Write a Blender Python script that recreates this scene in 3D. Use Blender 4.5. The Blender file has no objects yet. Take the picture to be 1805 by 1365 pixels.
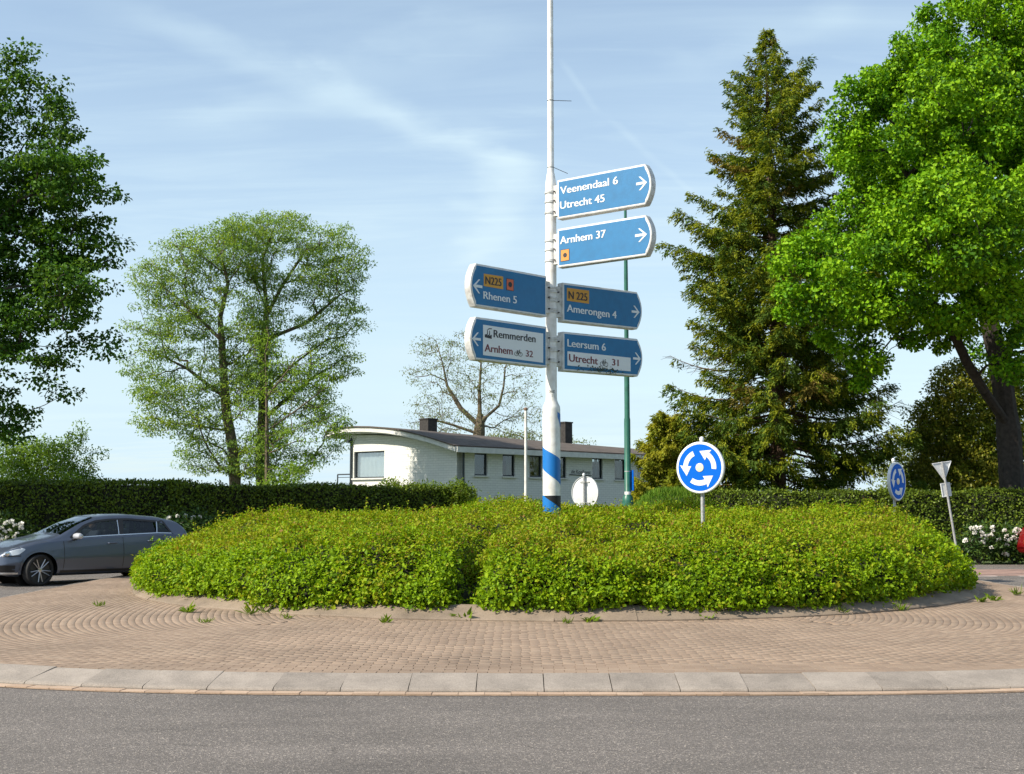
import bpy, bmesh, math, random
import numpy as np
from mathutils import Vector, Matrix
R = math.radians
random.seed(7)
rng = np.random.default_rng(11)
sc = bpy.context.scene
C = sc.collection

# ------------------------------------------------------------------ camera, sky, sun, exposure
F, H, PX, PY = 2200.0, 1.62, 902.5, 682.5
PITCH = math.atan((890 - PY) / F)
cam_d = bpy.data.cameras.new('camera'); cam = bpy.data.objects.new('camera', cam_d); C.objects.link(cam)
cam_d.sensor_width = 36; cam_d.sensor_fit = 'HORIZONTAL'; cam_d.lens = F / 1805 * 36
cam_d.clip_start = 0.1; cam_d.clip_end = 6000
cam.location = (0, 0, H); cam.rotation_euler = (R(90) + PITCH, 0, 0)
sc.camera = cam

SUN_EL = R(41); SX, SY = -0.90, -0.44
sh = math.hypot(SX, SY); SX /= sh; SY /= sh
sun_d = bpy.data.lights.new('sun', 'SUN'); sun = bpy.data.objects.new('sun', sun_d); C.objects.link(sun)
sun_d.energy = 5.0; sun_d.angle = R(0.53); sun_d.color = (1.0, 0.92, 0.77)
sdir = Vector((SX * math.cos(SUN_EL), SY * math.cos(SUN_EL), math.sin(SUN_EL)))
sun.rotation_euler = sdir.to_track_quat('Z', 'Y').to_euler()
sun.location = sdir * 60

w = bpy.data.worlds.new('World'); sc.world = w; w.use_nodes = True
nt = w.node_tree; nt.nodes.clear()
def wn(t, **k):
    n = nt.nodes.new(t)
    for a, b in k.items(): setattr(n, a, b)
    return n
wl = nt.links.new
wo = wn('ShaderNodeOutputWorld'); bg = wn('ShaderNodeBackground'); sky = wn('ShaderNodeTexSky')
sky.sky_type = 'NISHITA'; sky.sun_disc = False; sky.sun_elevation = SUN_EL
sky.sun_rotation = math.atan2(SX, SY)
sky.air_density = 1.0; sky.dust_density = 0.5; sky.ozone_density = 0.9; sky.altitude = 20
bg.inputs['Strength'].default_value = 0.128
tc = wn('ShaderNodeTexCoord'); sep = wn('ShaderNodeSeparateXYZ'); wl(tc.outputs['Generated'], sep.inputs[0])
zz = wn('ShaderNodeMath', operation='MAXIMUM'); wl(sep.outputs['Z'], zz.inputs[0]); zz.inputs[1].default_value = 0.0
za = wn('ShaderNodeMath', operation='ADD'); wl(zz.outputs[0], za.inputs[0]); za.inputs[1].default_value = 0.12
dx = wn('ShaderNodeMath', operation='DIVIDE'); dy = wn('ShaderNodeMath', operation='DIVIDE')
wl(sep.outputs['X'], dx.inputs[0]); wl(za.outputs[0], dx.inputs[1]); wl(sep.outputs['Y'], dy.inputs[0]); wl(za.outputs[0], dy.inputs[1])
cmb = wn('ShaderNodeCombineXYZ'); wl(dx.outputs[0], cmb.inputs[0]); wl(dy.outputs[0], cmb.inputs[1])
def cirrus(rot, scl, nscale, lo, hi, detail=9, dist=0.9):
    m = wn('ShaderNodeMapping'); m.inputs['Rotation'].default_value = (0, 0, rot); m.inputs['Scale'].default_value = scl
    wl(cmb.outputs[0], m.inputs[0])
    n = wn('ShaderNodeTexNoise'); n.inputs['Scale'].default_value = nscale; n.inputs['Detail'].default_value = detail
    n.inputs['Roughness'].default_value = 0.62; n.inputs['Distortion'].default_value = dist
    wl(m.outputs[0], n.inputs['Vector'])
    r = wn('ShaderNodeMapRange'); r.inputs['From Min'].default_value = lo; r.inputs['From Max'].default_value = hi
    wl(n.outputs['Fac'], r.inputs['Value'])
    return r.outputs[0]
c1 = cirrus(R(38), (0.30, 1.5, 1), 1.3, 0.42, 0.74)
c2 = cirrus(R(-28), (0.5, 2.6, 1), 1.9, 0.46, 0.80)
c3 = cirrus(R(10), (0.8, 0.9, 1), 0.55, 0.33, 0.66, 5, 0.3)
ad = wn('ShaderNodeMath', operation='MAXIMUM'); wl(c1, ad.inputs[0]); wl(c2, ad.inputs[1])
ml = wn('ShaderNodeMath', operation='MULTIPLY'); wl(ad.outputs[0], ml.inputs[0]); wl(c3, ml.inputs[1])
m2 = wn('ShaderNodeMath', operation='MULTIPLY'); wl(ml.outputs[0], m2.inputs[0]); m2.inputs[1].default_value = 0.75
# a pale veil that thickens towards the horizon, as thin high cloud does
ve = wn('ShaderNodeMapRange'); ve.inputs['From Min'].default_value = 0.0; ve.inputs['From Max'].default_value = 0.42
ve.inputs['To Min'].default_value = 0.82; ve.inputs['To Max'].default_value = 0.20; wl(zz.outputs[0], ve.inputs['Value'])
mx = wn('ShaderNodeMath', operation='ADD'); mx.use_clamp = True; wl(m2.outputs[0], mx.inputs[0]); wl(ve.outputs[0], mx.inputs[1])
def sky_dir(px, py):
    u, v = (px - PX) / F, -(py - PY) / F; c_, s_ = math.cos(PITCH), math.sin(PITCH)
    d = Vector((u, c_ - v * s_, s_ + v * c_)).normalized(); return Vector((d.x, d.y)) / (d.z + .12)
def contrail(a, b_, width, amount, prev):
    p, q = sky_dir(*a), sky_dir(*b_); dl = (q - p); L_ = dl.length; ang_ = math.atan2(dl.y, dl.x)
    m1 = wn('ShaderNodeVectorMath', operation='SUBTRACT'); wl(cmb.outputs[0], m1.inputs[0]); m1.inputs[1].default_value = (p.x, p.y, 0)
    rt = wn('ShaderNodeVectorRotate', rotation_type='Z_AXIS'); rt.inputs['Angle'].default_value = -ang_; wl(m1.outputs[0], rt.inputs['Vector'])
    s1 = wn('ShaderNodeSeparateXYZ'); wl(rt.outputs[0], s1.inputs[0])
    nz_ = wn('ShaderNodeTexNoise'); nz_.inputs['Scale'].default_value = 5; nz_.inputs['Detail'].default_value = 8; wl(cmb.outputs[0], nz_.inputs['Vector'])
    of = wn('ShaderNodeMath', operation='MULTIPLY_ADD'); wl(nz_.outputs['Fac'], of.inputs[0]); of.inputs[1].default_value = width * 2.2; wl(s1.outputs['Y'], of.inputs[2])
    o2 = wn('ShaderNodeMath', operation='SUBTRACT'); wl(of.outputs[0], o2.inputs[0]); o2.inputs[1].default_value = width * 1.1
    ab = wn('ShaderNodeMath', operation='ABSOLUTE'); wl(o2.outputs[0], ab.inputs[0])
    r1 = wn('ShaderNodeMapRange'); r1.interpolation_type = 'SMOOTHSTEP'; r1.inputs['From Min'].default_value = width; r1.inputs['From Max'].default_value = 0; wl(ab.outputs[0], r1.inputs['Value'])
    c0_ = wn('ShaderNodeMath', operation='SUBTRACT'); wl(s1.outputs['X'], c0_.inputs[0]); c0_.inputs[1].default_value = L_ / 2
    c1_ = wn('ShaderNodeMath', operation='ABSOLUTE'); wl(c0_.outputs[0], c1_.inputs[0])
    r2 = wn('ShaderNodeMapRange'); r2.interpolation_type = 'SMOOTHSTEP'; r2.inputs['From Min'].default_value = L_ * .5; r2.inputs['From Max'].default_value = L_ * .3; wl(c1_.outputs[0], r2.inputs['Value'])
    m_ = wn('ShaderNodeMath', operation='MULTIPLY'); wl(r1.outputs[0], m_.inputs[0]); wl(r2.outputs[0], m_.inputs[1])
    m3 = wn('ShaderNodeMath', operation='MULTIPLY'); wl(m_.outputs[0], m3.inputs[0]); wl(nz_.outputs['Fac'], m3.inputs[1])
    m4 = wn('ShaderNodeMath', operation='MULTIPLY_ADD'); m4.use_clamp = True; wl(m3.outputs[0], m4.inputs[0]); m4.inputs[1].default_value = amount; wl(prev, m4.inputs[2])
    return m4.outputs[0]
veil = mx.outputs[0]
for a_, b_, wd_, am_ in (((100, -30), (1000, 330), .075, .42), ((830, 480), (925, 250), .11, .60), ((985, 100), (1060, 205), .012, .22), ((300, 250), (960, 30), .12, .30), ((1060, 200), (1230, 350), .016, .18), ((500, 170), (900, 250), .10, .30), ((1150, 130), (1560, 10), .09, .30)):
    veil = contrail(a_, b_, wd_, am_, veil)
mix = wn('ShaderNodeMix', data_type='RGBA'); wl(veil, mix.inputs[0]); wl(sky.outputs[0], mix.inputs[6])
mix.inputs[7].default_value = (3.95, 5.0, 5.6, 1)
wl(mix.outputs[2], bg.inputs['Color']); wl(bg.outputs[0], wo.inputs['Surface'])
sc.view_settings.view_transform = 'Standard'; sc.view_settings.look = 'None'
sc.view_settings.exposure = 0.5; sc.view_settings.gamma = 1
sc.cycles.max_bounces = 8; sc.cycles.transparent_max_bounces = 12
sc.cycles.use_adaptive_sampling = True; sc.cycles.adaptive_threshold = 0.02

# ------------------------------------------------------------------ pixel -> world helpers
cp, sp_ = math.cos(PITCH), math.sin(PITCH)
def ray(x, y):
    u, v = (x - PX) / F, -(y - PY) / F
    return Vector((u, cp - v * sp_, sp_ + v * cp))
def at(x, y, Y):
    d = ray(x, y); return Vector((0, 0, H)) + d * (Y / d.y)
def gnd(x, y, z=0.0):
    d = ray(x, y); return Vector((0, 0, H)) + d * ((z - H) / d.z)

# ------------------------------------------------------------------ materials
def newmat(name):
    m = bpy.data.materials.new(name); m.use_nodes = True
    n = m.node_tree; p = n.nodes['Principled BSDF']
    return m, n, p
def mat(name, col, rough=0.6, metal=0.0, var=0.0, vscale=8.0, bump=0.0, bscale=60.0, coat=0.0, dirt=None, spec=None):
    m, n, p = newmat(name)
    p.inputs['Base Color'].default_value = (*col, 1); p.inputs['Roughness'].default_value = rough; p.inputs['Metallic'].default_value = metal
    if coat: p.inputs['Coat Weight'].default_value = coat; p.inputs['Coat Roughness'].default_value = 0.05
    if spec is not None: p.inputs['Specular IOR Level'].default_value = spec
    t = n.nodes.new('ShaderNodeTexCoord')
    if var:
        a = n.nodes.new('ShaderNodeTexNoise'); a.inputs['Scale'].default_value = vscale; a.inputs['Detail'].default_value = 6
        n.links.new(t.outputs['Object'], a.inputs['Vector'])
        r = n.nodes.new('ShaderNodeValToRGB')
        dk = dirt if dirt else tuple(c * (1 - var) for c in col)
        r.color_ramp.elements[0].position = 0.3; r.color_ramp.elements[0].color = (*dk, 1)
        r.color_ramp.elements[1].position = 0.62; r.color_ramp.elements[1].color = (*(min(1, c * (1 + var * .35)) for c in col), 1)
        n.links.new(a.outputs['Fac'], r.inputs[0]); n.links.new(r.outputs[0], p.inputs['Base Color'])
    if bump:
        b = n.nodes.new('ShaderNodeTexNoise'); b.inputs['Scale'].default_value = bscale; b.inputs['Detail'].default_value = 4
        n.links.new(t.outputs['Object'], b.inputs['Vector'])
        k = n.nodes.new('ShaderNodeBump'); k.inputs['Strength'].default_value = bump; k.inputs['Distance'].default_value = 0.01
        n.links.new(b.outputs['Fac'], k.inputs['Height']); n.links.new(k.outputs[0], p.inputs['Normal'])
    return m
def leafmat(name, cols, trans=0.35, rough=0.55, tcol=1.5):
    m, n, p = newmat(name)
    g = n.nodes.new('ShaderNodeNewGeometry'); r = n.nodes.new('ShaderNodeValToRGB')
    el = r.color_ramp.elements
    el[0].position = 0; el[0].color = (*cols[0], 1); el[1].position = 1; el[1].color = (*cols[-1], 1)
    for i, c in enumerate(cols[1:-1]):
        e = el.new((i + 1) / (len(cols) - 1)); e.color = (*c, 1)
    n.links.new(g.outputs['Random Per Island'], r.inputs[0])
    n.links.new(r.outputs[0], p.inputs['Base Color']); p.inputs['Roughness'].default_value = rough
    p.inputs['Specular IOR Level'].default_value = 0.14
    if trans > 0:
        t = n.nodes.new('ShaderNodeBsdfTranslucent'); mm = n.nodes.new('ShaderNodeMix'); mm.data_type = 'RGBA'; mm.blend_type = 'MULTIPLY'
        mm.inputs[0].default_value = 1; n.links.new(r.outputs[0], mm.inputs[6]); mm.inputs[7].default_value = (tcol * 1.15, tcol * 1.1, tcol * .55, 1)
        n.links.new(mm.outputs[2], t.inputs['Color'])
        ms = n.nodes.new('ShaderNodeMixShader'); ms.inputs[0].default_value = trans
        n.links.new(p.outputs[0], ms.inputs[1]); n.links.new(t.outputs[0], ms.inputs[2])
        n.links.new(ms.outputs[0], n.nodes['Material Output'].inputs['Surface'])
    return m
def glassmat(name, tint, base=0.1, rough=0.02, refl=1.0):
    m, n, p = newmat(name); n.nodes.remove(p)
    tr = n.nodes.new('ShaderNodeBsdfTransparent'); tr.inputs[0].default_value = (*tint, 1)
    gl = n.nodes.new('ShaderNodeBsdfGlossy'); gl.inputs['Roughness'].default_value = rough; gl.inputs['Color'].default_value = (.95 * refl, .97 * refl, refl, 1)
    fr = n.nodes.new('ShaderNodeLayerWeight'); fr.inputs['Blend'].default_value = .5      # same from either side of the sheet
    pw = n.nodes.new('ShaderNodeMath'); pw.operation = 'POWER'; pw.inputs[1].default_value = 4.5; n.links.new(fr.outputs['Facing'], pw.inputs[0])
    ad_ = n.nodes.new('ShaderNodeMath'); ad_.operation = 'ADD'; ad_.use_clamp = True; ad_.inputs[1].default_value = base + .045
    n.links.new(pw.outputs[0], ad_.inputs[0])
    ms = n.nodes.new('ShaderNodeMixShader'); n.links.new(ad_.outputs[0], ms.inputs[0]); n.links.new(tr.outputs[0], ms.inputs[1]); n.links.new(gl.outputs[0], ms.inputs[2])
    n.links.new(ms.outputs[0], n.nodes['Material Output'].inputs['Surface'])
    return m

def asphalt_mat():
    m, n, p = newmat('asphalt'); L = n.links.new
    t = n.nodes.new('ShaderNodeTexCoord')
    v = n.nodes.new('ShaderNodeTexVoronoi'); v.inputs['Scale'].default_value = 110; L(t.outputs['Object'], v.inputs['Vector'])
    r = n.nodes.new('ShaderNodeValToRGB'); e = r.color_ramp.elements
    e[0].position = 0; e[0].color = (.090, .078, .071, 1); e[1].position = 1; e[1].color = (.40, .345, .30, 1)
    q = e.new(.55); q.color = (.140, .122, .111, 1); q = e.new(.88); q.color = (.185, .162, .148, 1)
    sp = n.nodes.new('ShaderNodeSeparateColor'); L(v.outputs['Color'], sp.inputs[0]); L(sp.outputs[0], r.inputs[0])
    a = n.nodes.new('ShaderNodeTexNoise'); a.inputs['Scale'].default_value = 1.1; a.inputs['Detail'].default_value = 7; a.inputs['Roughness'].default_value = .65
    mp = n.nodes.new('ShaderNodeMapping'); mp.inputs['Scale'].default_value = (.35, 1, 1); L(t.outputs['Object'], mp.inputs[0]); L(mp.outputs[0], a.inputs['Vector'])
    rr = n.nodes.new('ShaderNodeMapRange'); rr.inputs['From Min'].default_value = .3; rr.inputs['From Max'].default_value = .7
    rr.inputs['To Min'].default_value = .72; rr.inputs['To Max'].default_value = 1.18; L(a.outputs['Fac'], rr.inputs['Value'])
    mm = n.nodes.new('ShaderNodeMix'); mm.data_type = 'RGBA'; mm.blend_type = 'MULTIPLY'; mm.inputs[0].default_value = 1
    wn_ = n.nodes.new('ShaderNodeTexNoise'); wn_.inputs['Scale'].default_value = 1.6; wn_.inputs['Detail'].default_value = 8; L(t.outputs['Object'], wn_.inputs['Vector'])
    wv = n.nodes.new('ShaderNodeVectorMath'); wv.operation = 'MULTIPLY_ADD'; wv.inputs[1].default_value = (1.1, 1.1, 0); L(wn_.outputs['Color'], wv.inputs[0]); L(t.outputs['Object'], wv.inputs[2])
    ve_ = n.nodes.new('ShaderNodeTexVoronoi'); ve_.feature = 'DISTANCE_TO_EDGE'; ve_.inputs['Scale'].default_value = .42; L(wv.outputs[0], ve_.inputs['Vector'])
    ck = n.nodes.new('ShaderNodeMapRange'); ck.inputs['From Min'].default_value = .001; ck.inputs['From Max'].default_value = .006; ck.inputs['To Min'].default_value = .55; ck.inputs['To Max'].default_value = 1; L(ve_.outputs['Distance'], ck.inputs['Value'])
    cm = n.nodes.new('ShaderNodeMapRange'); cm.inputs['From Min'].default_value = .52; cm.inputs['From Max'].default_value = .60; L(a.outputs['Fac'], cm.inputs['Value'])
    cx = n.nodes.new('ShaderNodeMix'); cx.data_type = 'FLOAT'; L(cm.outputs[0], cx.inputs[0]); cx.inputs[2].default_value = 1.0; L(ck.outputs[0], cx.inputs[3])
    tone = n.nodes.new('ShaderNodeMath'); tone.operation = 'MULTIPLY'; L(rr.outputs[0], tone.inputs[0]); L(cx.outputs[0], tone.inputs[1])
    L(r.outputs[0], mm.inputs[6]); L(tone.outputs[0], mm.inputs[7]); L(mm.outputs[2], p.inputs['Base Color'])
    p.inputs['Roughness'].default_value = .85
    b = n.nodes.new('ShaderNodeBump'); b.inputs['Strength'].default_value = .7; b.inputs['Distance'].default_value = .006
    L(v.outputs['Distance'], b.inputs['Height']); L(b.outputs[0], p.inputs['Normal'])
    return m
def brickpave_mat(name='paving_brick_clay', lift=1.0):
    m, n, p = newmat(name); L = n.links.new
    g = n.nodes.new('ShaderNodeNewGeometry'); o = n.nodes.new('ShaderNodeObjectInfo')
    s = n.nodes.new('ShaderNodeMath'); s.operation = 'ADD'; L(g.outputs['Random Per Island'], s.inputs[0]); L(o.outputs['Random'], s.inputs[1])
    f = n.nodes.new('ShaderNodeMath'); f.operation = 'FRACT'; L(s.outputs[0], f.inputs[0])
    r = n.nodes.new('ShaderNodeValToRGB'); e = r.color_ramp.elements
    e[0].color = tuple(v * lift for v in (.280, .198, .142)) + (1,); e[1].color = tuple(v * lift for v in (.345, .252, .184)) + (1,)
    q = e.new(.5); q.color = tuple(v * lift for v in (.312, .223, .161)) + (1,); L(f.outputs[0], r.inputs[0])
    a = n.nodes.new('ShaderNodeTexNoise'); a.inputs['Scale'].default_value = 120; a.inputs['Detail'].default_value = 5
    L(g.outputs['Position'], a.inputs['Vector'])
    a2 = n.nodes.new('ShaderNodeTexNoise'); a2.inputs['Scale'].default_value = .7; a2.inputs['Detail'].default_value = 6; L(g.outputs['Position'], a2.inputs['Vector'])
    su = n.nodes.new('ShaderNodeMath'); su.operation = 'ADD'; L(a.outputs['Fac'], su.inputs[0]); L(a2.outputs['Fac'], su.inputs[1])
    rr = n.nodes.new('ShaderNodeMapRange'); rr.inputs['From Min'].default_value = .6; rr.inputs['From Max'].default_value = 1.4
    rr.inputs['To Min'].default_value = .68; rr.inputs['To Max'].default_value = 1.32; L(su.outputs[0], rr.inputs['Value'])
    mm = n.nodes.new('ShaderNodeMix'); mm.data_type = 'RGBA'; mm.blend_type = 'MULTIPLY'; mm.inputs[0].default_value = 1
    L(r.outputs[0], mm.inputs[6]); L(rr.outputs[0], mm.inputs[7]); L(mm.outputs[2], p.inputs['Base Color'])
    p.inputs['Roughness'].default_value = .9
    b = n.nodes.new('ShaderNodeBump'); b.inputs['Strength'].default_value = .5; b.inputs['Distance'].default_value = .004
    L(a.outputs['Fac'], b.inputs['Height']); L(b.outputs[0], p.inputs['Normal'])
    return m
def concrete_mat(name, col):
    m, n, p = newmat(name); L = n.links.new
    g = n.nodes.new('ShaderNodeNewGeometry'); o = n.nodes.new('ShaderNodeObjectInfo')
    a = n.nodes.new('ShaderNodeTexNoise'); a.inputs['Scale'].default_value = 90; a.inputs['Detail'].default_value = 4; L(g.outputs['Position'], a.inputs['Vector'])
    a2 = n.nodes.new('ShaderNodeTexNoise'); a2.inputs['Scale'].default_value = 2.3; a2.inputs['Detail'].default_value = 8; a2.inputs['Roughness'].default_value = .7; L(g.outputs['Position'], a2.inputs['Vector'])
    su = n.nodes.new('ShaderNodeMath'); su.operation = 'MULTIPLY_ADD'; L(a.outputs['Fac'], su.inputs[0]); su.inputs[1].default_value = .8; L(a2.outputs['Fac'], su.inputs[2])
    s3 = n.nodes.new('ShaderNodeMath'); s3.operation = 'MULTIPLY_ADD'; L(o.outputs['Random'], s3.inputs[0]); s3.inputs[1].default_value = .25; L(su.outputs[0], s3.inputs[2])
    r = n.nodes.new('ShaderNodeValToRGB'); e = r.color_ramp.elements
    e[0].position = .55; e[0].color = (*(c * .45 for c in col), 1); e[1].position = 1.0; e[1].color = (*col, 1)
    mr = n.nodes.new('ShaderNodeMath'); mr.operation = 'MULTIPLY'; mr.inputs[1].default_value = .8; L(s3.outputs[0], mr.inputs[0])
    L(mr.outputs[0], r.inputs[0]); L(r.outputs[0], p.inputs['Base Color']); p.inputs['Roughness'].default_value = .9
    b = n.nodes.new('ShaderNodeBump'); b.inputs['Strength'].default_value = .4; b.inputs['Distance'].default_value = .004
    L(a.outputs['Fac'], b.inputs['Height']); L(b.outputs[0], p.inputs['Normal'])
    return m
def wallbrick_mat(name, c1_, c2_, mort):
    m, n, p = newmat(name); L = n.links.new
    t = n.nodes.new('ShaderNodeTexCoord'); s = n.nodes.new('ShaderNodeSeparateXYZ'); L(t.outputs['Object'], s.inputs[0])
    ad_ = n.nodes.new('ShaderNodeMath'); ad_.operation = 'ADD'; L(s.outputs[0], ad_.inputs[0]); L(s.outputs[1], ad_.inputs[1])
    c = n.nodes.new('ShaderNodeCombineXYZ'); L(ad_.outputs[0], c.inputs[0]); L(s.outputs[2], c.inputs[1])
    b = n.nodes.new('ShaderNodeTexBrick'); b.inputs['Scale'].default_value = 1; b.inputs['Brick Width'].default_value = .3; b.inputs['Row Height'].default_value = .1
    b.inputs['Mortar Size'].default_value = .009; b.inputs['Color1'].default_value = (*c1_, 1); b.inputs['Color2'].default_value = (*c2_, 1); b.inputs['Mortar'].default_value = (*mort, 1)
    L(c.outputs[0], b.inputs['Vector']); L(b.outputs['Color'], p.inputs['Base Color']); p.inputs['Roughness'].default_value = .85
    k = n.nodes.new('ShaderNodeBump'); k.inputs['Strength'].default_value = .6; k.inputs['Distance'].default_value = .01; k.invert = True
    L(b.outputs['Fac'], k.inputs['Height']); L(k.outputs[0], p.inputs['Normal'])
    return m

M = {}
M['asphalt'] = asphalt_mat()
M['brick'] = brickpave_mat('paving_brick_clay', .83)
M['gutterbrick'] = brickpave_mat('gutter_brick_clay', 1.25)
M['kerb'] = concrete_mat('kerb_concrete', (.340, .292, .252))
M['kerb2'] = concrete_mat('island_kerb_concrete', (.29, .222, .165))
M['sand'] = mat('joint_sand', (.215, .155, .112), .95, var=.5, vscale=20)
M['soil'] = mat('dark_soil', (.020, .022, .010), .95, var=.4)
M['grassground'] = mat('grass_ground', (.055, .085, .022), .95, var=.5, vscale=1.2, bump=.5, bscale=25)
M['redlane'] = mat('red_asphalt', (.30, .19, .155), .9, var=.25, vscale=6)
M['roadpaint'] = mat('road_paint', (.72, .62, .58), .8, var=.25, vscale=5)
M['white'] = mat('white_paint', (.80, .79, .77), .45, var=.10, vscale=7, dirt=(.64, .61, .57))
M['blue'] = mat('stripe_blue', (.008, .165, .52), .4)
M['black'] = mat('black_paint', (.012, .012, .014), .5)
M['panelgrey'] = mat('panel_aluminium', (.60, .60, .59), .45, var=.25, vscale=9, dirt=(.42, .40, .38))
M['signblue'] = mat('direction_sign_blue', (.004, .150, .350), .5, var=.10, vscale=7, spec=.6)
M['signwhite'] = mat('direction_sign_white', (.74, .76, .78), .5)
M['signframe'] = mat('panel_white_edge', (.76, .76, .76), .5)
M['amber'] = mat('badge_amber', (.62, .30, .03), .5)
M['orange'] = mat('badge_orange', (.72, .27, .05), .5)
M['redorange'] = mat('badge_red_orange', (.62, .13, .05), .5)
M['ink'] = mat('lettering_black', (.02, .02, .025), .5)
M['maroon'] = mat('lettering_maroon', (.16, .022, .035), .5)
M['galv'] = mat('galvanised_steel', (.45, .45, .45), .5, metal=.35, var=.3, vscale=25)
M['alu'] = mat('sign_back_aluminium', (.68, .69, .70), .5, metal=.15, var=.15, vscale=10)
M['rblue'] = mat('roundabout_sign_blue', (.002, .120, .58), .55, spec=.08)
M['boss'] = mat('sign_boss', (.80, .68, .50), .4)
M['lampgreen'] = mat('lamp_post_green', (.022, .125, .085), .4, var=.25, vscale=6)
M['moss'] = mat('moss_stain', (.045, .055, .025), .95)
M['hwall'] = wallbrick_mat('white_painted_brick', (.78, .775, .74), (.73, .725, .70), (.62, .615, .59))
M['hroof'] = mat('bitumen_roof', (.098, .076, .062), .9, var=.35, vscale=3, bump=.3, bscale=30)
M['fascia'] = mat('fascia_paint', (.66, .65, .62), .6, var=.12, vscale=5)
M['dframe'] = mat('window_frame_dark', (.035, .045, .055), .5)
M['chim'] = mat('chimney_brick', (.042, .038, .036), .9, var=.4, vscale=10, bump=.4, bscale=30)
M['curtain'] = mat('curtain', (.62, .62, .60), .9, var=.1, vscale=10)
M['dcurtain'] = mat('dark_curtain', (.10, .035, .035), .9)
M['interior'] = mat('room_dark', (.05, .05, .05), .9)
M['glass'] = glassmat('window_glass', (.62, .68, .68), .05, .02, .8)
M['bglass'] = glassmat('big_window_glass', (.85, .90, .92), .18)
M['carglass'] = glassmat('car_glass', (.42, .47, .47), .02, .02, .9)
M['tyre'] = mat('tyre_rubber', (.012, .012, .013), .8)
M['rim'] = mat('alloy_rim', (.50, .50, .52), .3, metal=.9)
M['rimdark'] = mat('rim_dark', (.02, .02, .022), .5)
M['chrome'] = mat('chrome', (.75, .75, .76), .15, metal=1)
M['silver'] = mat('silver_paint', (.50, .50, .53), .35, metal=.3)
M['carblack'] = mat('car_black_trim', (.010, .010, .011), .4)
M['lens'] = mat('headlight_lens', (.55, .60, .66), .12, spec=.8)
M['tail'] = mat('tail_light_red', (.45, .01, .012), .15)
M['bark'] = mat('bark', (.075, .060, .045), .95, var=.5, vscale=9, bump=.8, bscale=22)
M['barkd'] = mat('oak_bark_shaded', (.042, .034, .027), .95, var=.5, vscale=9, bump=.8, bscale=22)  # oak bark darkened in its colour to carry the crown's shade
M['barkp'] = mat('bark_pale', (.135, .105, .070), .95, var=.5, vscale=9, bump=.6, bscale=22)
M['barkr'] = mat('bark_conifer', (.115, .070, .045), .95, var=.5, vscale=9, bump=.6, bscale=22)
def carpaint(name, col):
    m, n, p = newmat(name); p.inputs['Base Color'].default_value = (*col, 1); p.inputs['Metallic'].default_value = .55
    p.inputs['Roughness'].default_value = .38; p.inputs['Coat Weight'].default_value = .6; p.inputs['Coat Roughness'].default_value = .04
    return m
M['cargrey'] = carpaint('metallic_grey_paint', (.080, .098, .140)); M['carred'] = carpaint('red_paint', (.30, .008, .012))

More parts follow.
